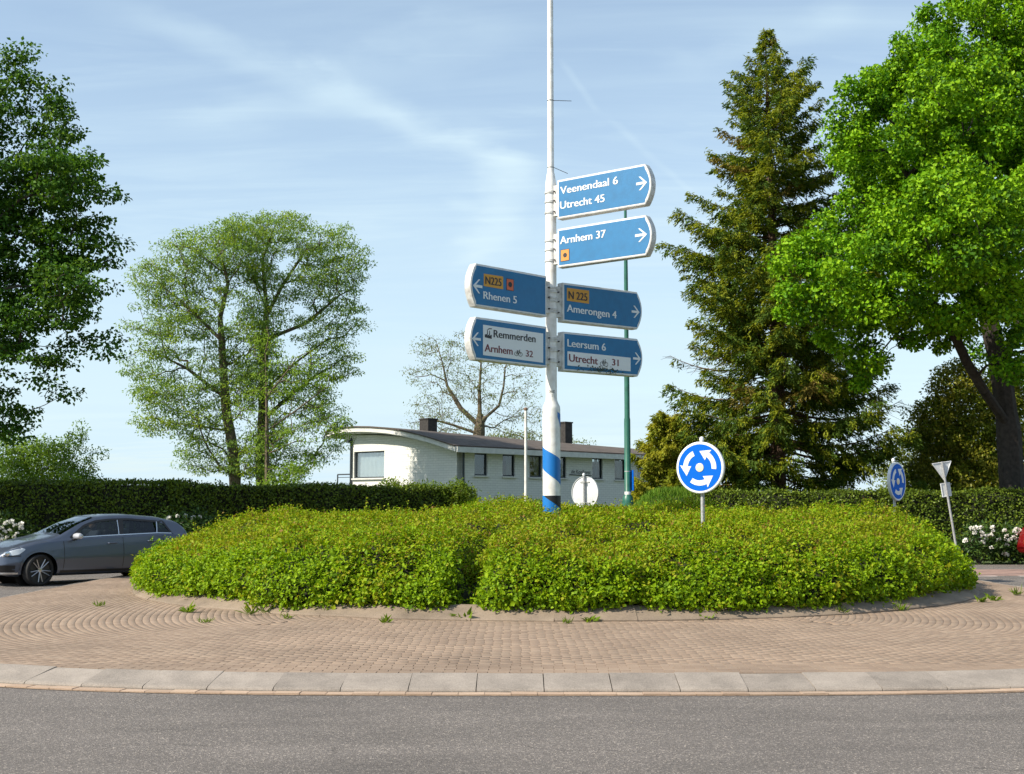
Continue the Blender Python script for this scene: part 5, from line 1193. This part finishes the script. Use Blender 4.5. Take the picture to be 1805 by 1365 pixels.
# --- tall conifer
CY = 44.5
cb = np.array((at(1372, 890, CY).x, CY, 0.)); con = empty('conifer_tree', cb, 0, 'tall ragged dark conifer with brownish patches, left of the oak', 'tree')
ctop = at(1365, 52, CY).z
def conifer(par, topz, prof, nb_, m_bark, mats, rtrunk, dens=1.0, dead=True, lean=0.0):
    mb = MB(); mb.tube([(0, 0, 0), (.05, 0, topz * .3), (-.02, .02, topz * .6), (lean * .6, 0, topz * .85), (lean, 0, topz)], [rtrunk, rtrunk * .8, rtrunk * .5, rtrunk * .2, .012], 10, False)
    LP, LA, LN, LM = [], [], [], []
    for i in range(nb_):
        f = (i + random.random()) / nb_; h = topz * (.06 + .935 * f ** .92); az = i * 2.39996 + random.uniform(-.5, .5)
        L_ = float(np.interp(1 - h / topz, prof[0], prof[1])) * (random.choice((.45, .62, .8, .92, 1.05, 1.15, .75)) if h > topz * .5 else random.choice((.6, .75, .9, 1.0, 1.1, 1.15, .85))) * (1 + (.26 * max(0, math.cos(az)) if h < topz * .42 else 0))
        if L_ < .12: L_ = .12
        d_ = np.array([math.cos(az), math.sin(az), 0]); sd = np.array([-d_[1], d_[0], 0]); hi = h / topz
        rise = .30 * hi + .02 + (.15 if hi > .75 else 0); sag = .22 * (1 - hi)
        ns_ = 9; pts = []
        for k in range(ns_ + 1):
            u = k / ns_; pts.append(np.array([lean * max(0, hi - .5), 0, h]) + d_ * L_ * u + np.array([0, 0, L_ * (rise * u - sag * math.sin(u * math.pi * .75) * 1.0 + .10 * u * u)]) + sd * .05 * L_ * math.sin(u * 3 + i))
        mb.tube(pts, [max(.006, .011 * L_ * (1 - u_ / ns_) + .006) for u_ in range(ns_ + 1)], 4, False)
        brown = dead and (random.random() < (.15 if hi < .5 else .05)); bare = dead and hi < .55 and random.random() < .07
        start = .14 if hi > .6 else .20
        nbl = int(max(6, 13 * L_))
        for k in range(nbl):
            u = start + (1 - start) * (k + random.random()) / nbl; q = min(ns_ - 1, int(u * ns_)); p = pts[q] + (pts[q + 1] - pts[q]) * (u * ns_ - q)
            bl = (L_ * (.30 * (1 - u) + .08) * random.uniform(.6, 1.25) + .10) * (1 - .35 * max(0, hi - .6) / .4); s_ = random.choice((-1, 1)); dv = d_ * random.uniform(.45, .9) + sd * s_ * random.uniform(.5, 1.0) + np.array([0, 0, random.uniform(-.40, .10) + .2 * hi]); dv /= np.linalg.norm(dv)
            if bare or random.random() < .10:
                mb.tube([p, p + dv * bl + np.array([0, 0, -.1 * bl])], [.008, .003], 3, False)
                if bare and random.random() < .8: continue
            nlv = int(dens * (12 + 42 * bl)); uu = rng.random(nlv) ** .8
            pp_ = p + dv * bl * uu[:, None] + np.array([0, 0, -1]) * (bl * .30 * uu ** 2)[:, None] + rng.normal(0, .05, (nlv, 3))
            LP.append(pp_); LA.append(dv + rng.normal(0, .45, (nlv, 3)) + np.array([0, 0, -.35])); LN.append(rng.normal(0, .5, (nlv, 3)) + np.array([0, 0, .8]))
            mi_ = 2 if brown and random.random() < .75 else (1 if random.random() < .35 + .25 * hi else 0); LM.append(np.full(nlv, mi_))
    mb.build('trunk', m_bark, par, True, False)
    LP, LA, LN, LM = np.vstack(LP), np.vstack(LA), np.vstack(LN), np.concatenate(LM); n_ = len(LP)
    L_ = rng.uniform(.10, .20, n_); leaves('crown', LP, LA, unit(LN), L_, L_ * .32, mats, par, LM, .2, .2)
    return n_
M['con'] = [leafmat('conifer_dark', [(.055, .105, .014), (.090, .145, .016), (.070, .120, .018)], .24), leafmat('conifer_olive', [(.165, .205, .014), (.240, .260, .016), (.140, .180, .014)], .26), leafmat('conifer_brown', [(.170, .140, .030), (.215, .165, .036), (.160, .150, .026)], .2)]
k_ = CY / F
nconifer = conifer(con, ctop, (np.array([0, .03, .07, .14, .22, .30, .42, .60, .75, .88, 1.0]), np.array([.05, 10, 28, 86, 112, 140, 172, 172, 165, 165, 145]) * k_), 250, M['barkr'], M['con'], .30, .82, lean=-.15)
# --- yellow-green conifer bush beside the house, darker bushes on the right
ybase = np.array((at(1180, 890, 45).x, 45, 0.)); yb = empty('yew_bush', ybase, 0, 'low yellow-green conifer bush at the right end of the house', 'bush')
M['yew'] = [leafmat('yew_a', [(.150, .185, .018), (.220, .255, .024)], .3), leafmat('yew_b', [(.270, .275, .026), (.320, .310, .030)], .3)]
conifer(yb, at(1180, 735, 45).z, (np.array([0, .1, .3, .6, 1.0]), np.array([12, 35, 58, 66, 62]) * 45 / F), 120, M['barkr'], M['yew'], .09, 2.0, False)
def bush(name, label, px0, Y, lob_px, mats, dist, each, rad, lsize, lw=.5, flat=.8, rb=.07, cat='bush', nmax=2500, group=None, multi=True, upn=.6):
    base = np.array((at(px0, 890, Y).x, Y, 0.)); e = empty(name, base, 0, label, cat, group)
    nodes = thin(sample_lobes(lobes_px(lob_px, Y), nmax, .45), dist) - base; nodes = nodes[nodes[:, 2] > .12]
    zt_ = nodes[:, 2].max()
    sd = [[(0, 0, 0), (.03, 0, zt_ * .35), (0, .02, zt_ * .6)]]
    if multi: sd += [[(0, 0, 0.0), (.35, .1, zt_ * .4)], [(0, 0, 0.0), (-.35, -.1, zt_ * .4)]]
    pos, par, ns = grow(sd, nodes, .3); branch_mesh('stems', pos, par, ns, rb, .006, M['bark'], e, sides=5)
    puff_leaves('foliage', pos[ns:], each, rad, flat, lsize, lw, mats, e, upn); return e, pos[ns:]
M['holly'] = [leafmat('holly_a', [(.095, .140, .014), (.140, .185, .018), (.195, .225, .020)], .25, .35), leafmat('holly_b', [(.190, .195, .022), (.240, .230, .028), (.085, .120, .016)], .25, .35)]
bush('holly_tree', 'olive-green holly tree behind the give-way sign under the oak', 1690, 45.5, [(1690, 700, 45, 60), (1660, 760, 55, 60), (1715, 780, 60, 70), (1650, 830, 50, 45), (1700, 850, 80, 45), (1770, 800, 50, 80), (1690, 660, 22, 30), (1770, 700, 40, 60)], M['holly'], .34, 110, .38, .12, .6, .8, .16, 'tree', 3600, None, False)
M['pale'] = [leafmat('pale_a', [(.190, .240, .040), (.250, .290, .060)], .4), leafmat('pale_b', [(.150, .200, .035), (.230, .230, .050)], .4)]
bush('pale_tree', 'pale yellow-green small tree in the gap between conifer and oak', 1600, 56, [(1590, 790, 28, 30), (1615, 820, 40, 40), (1575, 840, 30, 30), (1640, 850, 30, 20), (1600, 770, 14, 14)], M['pale'], .42, 70, .46, .12, .5, .8, .12, 'tree', 700, None, False)
M['shrubl'] = [leafmat('shrub_a', [(.170, .280, .045), (.230, .340, .060)], .4), leafmat('shrub_b', [(.110, .200, .030), (.150, .250, .036)], .4)]
bush('tall_shrub', 'light green shrub with upright shoots behind the left hedge', 60, 38.5, [(30, 830, 50, 30), (90, 815, 45, 40), (120, 790, 20, 30), (60, 800, 30, 25), (140, 775, 10, 22), (170, 798, 16, 5), (10, 790, 30, 25), (105, 850, 60, 25), (150, 830, 18, 25)], M['shrubl'], .26, 80, .28, .085, .55, .9, .05, nmax=1400)
bush('hedge_bush', 'leafy light green bush at the right end of the left hedge', 800, 41.2, [(808, 868, 20, 24), (772, 868, 20, 13), (826, 882, 14, 16), (690, 860, 20, 9), (740, 866, 28, 9), (800, 905, 28, 28)], [leafmat('hb_a', [(.120, .190, .020), (.180, .250, .025)], .35), leafmat('hb_b', [(.080, .140, .018), (.150, .200, .02)], .35)], .20, 70, .26, .085, .6, .9, .05, nmax=1600)
bush('small_bush', 'small round green bush at the foot of the locust trees', 515, 44, [(515, 835, 28, 18), (500, 850, 30, 16), (480, 870, 40, 20)], M['young'], .3, 60, .30, .09, .5, .8, .04, nmax=300)
bush('garden_plant', 'small leafy garden plant beside the flagpole and mast', 948, 45, [(948, 893, 10, 10), (955, 888, 7, 9), (945, 910, 10, 12)], M['shrubl'], .14, 30, .14, .08, .55, .9, .02, nmax=60)

# ------------------------------------------------------------------ hedges
def hedge(name, label, pts, hgt, thick, mats, per_m2, seedn):
    """clipped hedge along a polyline on the ground"""
    pts = [np.array(p, float) for p in pts]; e = empty(name, (pts[0][0], pts[0][1], 0), 0, label, 'hedge'); o_ = np.array([pts[0][0], pts[0][1], 0])
    PP, NN = [], []; mb = MB()
    for a, b_ in zip(pts[:-1], pts[1:]):
        d_ = b_ - a; L_ = np.linalg.norm(d_); d_ /= L_; nr_ = np.array([d_[1], -d_[0]])      # towards the camera side
        if nr_[1] > 0: nr_ = -nr_
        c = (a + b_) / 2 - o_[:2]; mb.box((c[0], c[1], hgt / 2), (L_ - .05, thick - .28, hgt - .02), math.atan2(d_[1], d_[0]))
        for nx_, area in ((1, L_ * hgt), (0, L_ * thick), (-1, L_ * hgt * .3)):
            n_ = int(area * per_m2 * (1 if nx_ >= 0 else .4)); u = rng.random(n_) * (L_ + .5) - .25; v = rng.random(n_)
            if nx_ == 0: q = a[None] + d_[None] * u[:, None] + nr_[None] * ((v - .5) * thick)[:, None]; z = hgt + .16 * (vnoise(np.concatenate([q, np.zeros((n_, 1))], 1), 1.3, seedn + 7) - .75); N_ = np.tile([0, 0, 1.], (n_, 1))
            else: q = a[None] + d_[None] * u[:, None] + nr_[None] * (nx_ * thick / 2); z = v * (hgt + .0 * vnoise(np.concatenate([q, np.zeros((n_, 1))], 1), 1.3, seedn + 7)); N_ = np.tile([nr_[0] * nx_, nr_[1] * nx_, .25], (n_, 1))
            P_ = np.concatenate([q, z[:, None]], 1); P_ = P_ + N_ * (((vnoise(P_, .55, seedn) - .5) * .26 + (vnoise(P_, .2, seedn + 1) - .5) * .14) * (.45 if nx_ == 0 else 1) + (.02 if nx_ == 0 else 0) + rng.normal(0, .035, n_))[:, None]
            PP.append(P_ - o_); NN.append(N_)
        n_ = int(L_ * 5); u = rng.random(n_) * L_; q = a[None] + d_[None] * u[:, None]; 
        for k in range(n_):
            m_ = random.randint(4, 9); hh = random.uniform(.05, .16) * random.choice((1, 1, 1, 1.6)); st_ = np.array([q[k][0] + random.uniform(-.3, .3), q[k][1], hgt]) - o_
            PP.append(st_ + rng.random((m_, 1)) * np.array([0, 0, hh]) + rng.normal(0, .03, (m_, 3))); NN.append(np.tile([0, 0, 1.], (m_, 1)))
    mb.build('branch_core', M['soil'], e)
    PP, NN = np.vstack(PP), unit(np.vstack(NN)); n_ = len(PP); A = rng.normal(size=(n_, 3)) + NN * .4; N_ = unit(NN * .8 + rng.normal(0, .55, (n_, 3)) + np.array([0, 0, .3])); L_ = rng.uniform(.06, .10, n_)
    leaves('foliage', PP, A, N_, L_, L_ * .68, mats, e, (rng.random(n_) * len(mats)).astype(int)); return e
M['hedge'] = [leafmat('hedge_leaf_a', [(.055, .092, .014), (.090, .130, .016)], .18, .35), leafmat('hedge_leaf_b', [(.095, .150, .016), (.170, .220, .022)], .18, .35)]
a0 = at(-140, 890, 33.0); a1 = at(300, 890, 35.4); a2 = at(815, 890, 42.0)
hedge('clipped_hedge', 'long clipped dark hedge behind the grey car, left of the house', [(a0.x, 33.0), (a1.x, 35.4), (a2.x, 42.0)], 2.17, 1.0, M['hedge'], 720, 31)
a0 = at(1235, 890, 39.0); a1 = at(1560, 890, 37.6); a2 = at(1900, 890, 36.9)
hedge('clipped_hedge', 'clipped dark hedge on the right, in front of conifer and oak', [(a0.x, 39.0), (a1.x, 37.6), (a2.x, 36.9)], 1.98, .95, M['hedge'], 760, 37)

# ------------------------------------------------------------------ grass bank by the house
bx = at(1175, 890, 43).x; b = MB(); nx_, ny_ = 40, 20; X_ = np.linspace(bx - 2.6, bx + 2.6, nx_); Y_ = np.linspace(39.6, 44.4, ny_)
bank = lambda x, y: 2.02 * np.exp(-((x - bx - .3) / 1.9) ** 4) * np.exp(-((y - 42.0) / 1.9) ** 4) - .05
b.add([(x, y, float(bank(x, y))) for y in Y_ for x in X_], [(j * nx_ + i, j * nx_ + i + 1, (j + 1) * nx_ + i + 1, (j + 1) * nx_ + i) for j in range(ny_ - 1) for i in range(nx_ - 1)])
o = b.build('grass_bank', M['grassground'], smooth=True); tag(o, 'grassy bank between the house and the right hedge', kind='structure')
n_ = 9000; gx = rng.uniform(bx - 2.2, bx + 2.6, n_); gy = rng.uniform(40.0, 44.0, n_); gzz = bank(gx, gy); kp = gzz > .3; gP = np.stack([gx, gy, gzz], 1)[kp]; n_ = len(gP)
gA = rng.normal(0, .35, (n_, 3)) + np.array([0, 0, 1.]); gN = rng.normal(0, 1, (n_, 3)); gN[:, 2] = .1
o = leaves('bank_grass', gP, gA, gN, rng.uniform(.15, .34, n_), .022, [leafmat('grass_blade', [(.090, .200, .020), (.150, .280, .030), (.200, .280, .040)], .35)]); tag(o, 'bright green long grass on the bank beside the house', kind='stuff')

# ------------------------------------------------------------------ rhododendrons with white flowers
M['rhod'] = [leafmat('rhododendron_a', [(.022, .055, .014), (.040, .080, .018)], .12, .35), leafmat('rhododendron_b', [(.050, .100, .020), (.085, .135, .025)], .15, .35)]
M['petal'] = mat('petal_white', (.82, .80, .74), .7)
n_ = 26; dd_ = randdir(n_); dd_[:, 2] = np.abs(dd_[:, 2]) * .8 + .1; dd_ = unit(dd_)
fo = leaves('flower_cluster', dd_ * .02, dd_ + rng.normal(0, .2, (n_, 3)), unit(np.cross(dd_, randdir(n_))), .095, .075, [M['petal']], None, None, .2, .1); fme = fo.data; bpy.data.objects.remove(fo)
def rhodo(label, px0, Y, lob_px, flowers):
    e, nd = bush('rhododendron', label, px0, Y, lob_px, M['rhod'], .24, 44, .25, .13, .36, .9, .03, 'shrub', 900, 'white flowering rhododendrons along the hedges', True, .8); base = np.array(e.location)
    for (px, py) in flowers:
        c = np.array(at(px, py, Y - .45)) - base; o = bpy.data.objects.new('flower_cluster', fme); C.objects.link(o); o.parent = e; o.location = c; s_ = random.uniform(.6, .95); o.scale = (s_, s_, s_ * .9); o.rotation_euler = (R(38), random.uniform(-.3, .3), random.uniform(0, 6))
def scatter(x0, x1, y0, y1, n_): return [(random.uniform(x0, x1), random.uniform(y0, y1)) for _ in range(n_)]
rhodo('white flowering rhododendron at the left edge, in front of the grey car bonnet', 15, 32.0, [(0, 945, 45, 28), (25, 965, 40, 30), (-30, 960, 40, 35), (10, 990, 45, 25)], [(3, 931), (12, 923), (20, 921), (27, 927), (36, 932), (8, 938), (1, 945), (14, 948), (30, 942), (24, 947), (4, 953), (17, 936), (-8, 938), (38, 925)])
rhodo('white flowering rhododendron seen just above the rear of the grey car', 298, 33.6, [(300, 930, 32, 24), (320, 950, 40, 35), (290, 970, 40, 30)], [(298, 914), (312, 911)])
rhodo('white flowering rhododendron by the hedge, half hidden by the island shrubs', 355, 34.3, [(350, 925, 36, 22), (380, 940, 36, 28), (345, 960, 40, 35)], [(326, 911), (341, 914), (352, 912)])
rhodo('white flowering rhododendron on the right, with the brightest flowers, beside the island', 1722, 34.7, [(1722, 950, 32, 24), (1712, 972, 32, 24), (1745, 968, 26, 24)], [(1716, 934), (1720, 931), (1729, 931), (1719, 940), (1730, 940), (1733, 946), (1738, 952), (1732, 957), (1748, 966), (1750, 931), (1751, 938), (1747, 944), (1703, 954), (1712, 933), (1741, 946)])
rhodo('white flowering rhododendron at the right edge beside the red car', 1785, 34.9, [(1785, 948, 34, 22), (1775, 972, 34, 24), (1815, 965, 30, 28)], [(1771, 936), (1775, 946), (1761, 953), (1787, 938), (1792, 934), (1796, 941), (1787, 949), (1774, 954), (1774, 962), (1770, 976), (1774, 979), (1793, 957), (1781, 953), (1800, 948), (1798, 936)])

# ------------------------------------------------------------------ unseen tree belt, added to darken reflections in the car and signs
n_ = 16000; q = np.vstack([np.stack([rng.uniform(24, 46, n_), rng.uniform(-22, 16, n_), np.zeros(n_)], 1), np.stack([rng.uniform(-6, 24, n_ // 2), rng.uniform(-30, -20, n_ // 2), np.zeros(n_ // 2)], 1)])
q[:, 2] = rng.random(len(q)) ** .8 * (6.5 + 5.5 * vnoise(q, 5.0, 91)); A = randdir(len(q)); o = leaves('unseen_tree_belt', q, A, unit(randdir(len(q)) + np.array([0, 0, .5])), rng.uniform(.5, .9, len(q)), .5, [M['beech'][0], M['beech'][1]], None, (rng.random(len(q)) * 2).astype(int))
tag(o, 'unseen dark leafy tree belt, added beyond the frame to darken reflections', kind='stuff')

# ------------------------------------------------------------------ weeds at the kerb joints
M['weed'] = [leafmat('weed_leaf', [(.110, .180, .018), (.170, .250, .025), (.130, .200, .02)], .35)]
wl_ = [(175, 1068, .10, 0), (330, 1079, .16, 1), (360, 1097, .08, 0), (442, 1083, .20, 0), (468, 1080, .16, 0), (505, 1090, .09, 0), (580, 1084, .15, 1), (682, 1096, .11, 1), (820, 1092, .20, 1), (844, 1090, .12, 1), (1000, 1098, .10, 0), (1040, 1095, .12, 1), (1240, 1092, .10, 1), (1395, 1080, .12, 0), (1482, 1082, .14, 0), (1588, 1076, .15, 0), (1730, 1061, .14, 1), (1752, 1058, .13, 1), (1792, 1049, .18, 0)]
for k, (px, py, hh, broad) in enumerate(wl_):
    p = gnd(px, py, ZA + .01); n_ = 26 if not broad else 13
    A = rng.normal(0, .75, (n_, 3)); A[:, 2] = np.abs(A[:, 2]) * .6 + (.55 if not broad else .45); base = rng.normal(0, .022, (n_, 3)) * np.array([1.4, 1, 0])
    N_ = rng.normal(0, .6, (n_, 3)) + np.array([0, 0, .6]); L_ = hh * rng.uniform(.6, 1.3, n_)
    o = leaves('weed', base, A, unit(N_), L_, .012 if not broad else L_ * .36, M['weed']); o.location = (p.x, p.y, ZA)
    tag(o, ('broad-leaved weed' if broad else 'grass tuft') + ' at the foot of the island kerb, ' + ORD[k] + ('' if k == 0 else ' weed from the left'), 'weed', 'weeds along the island kerb')
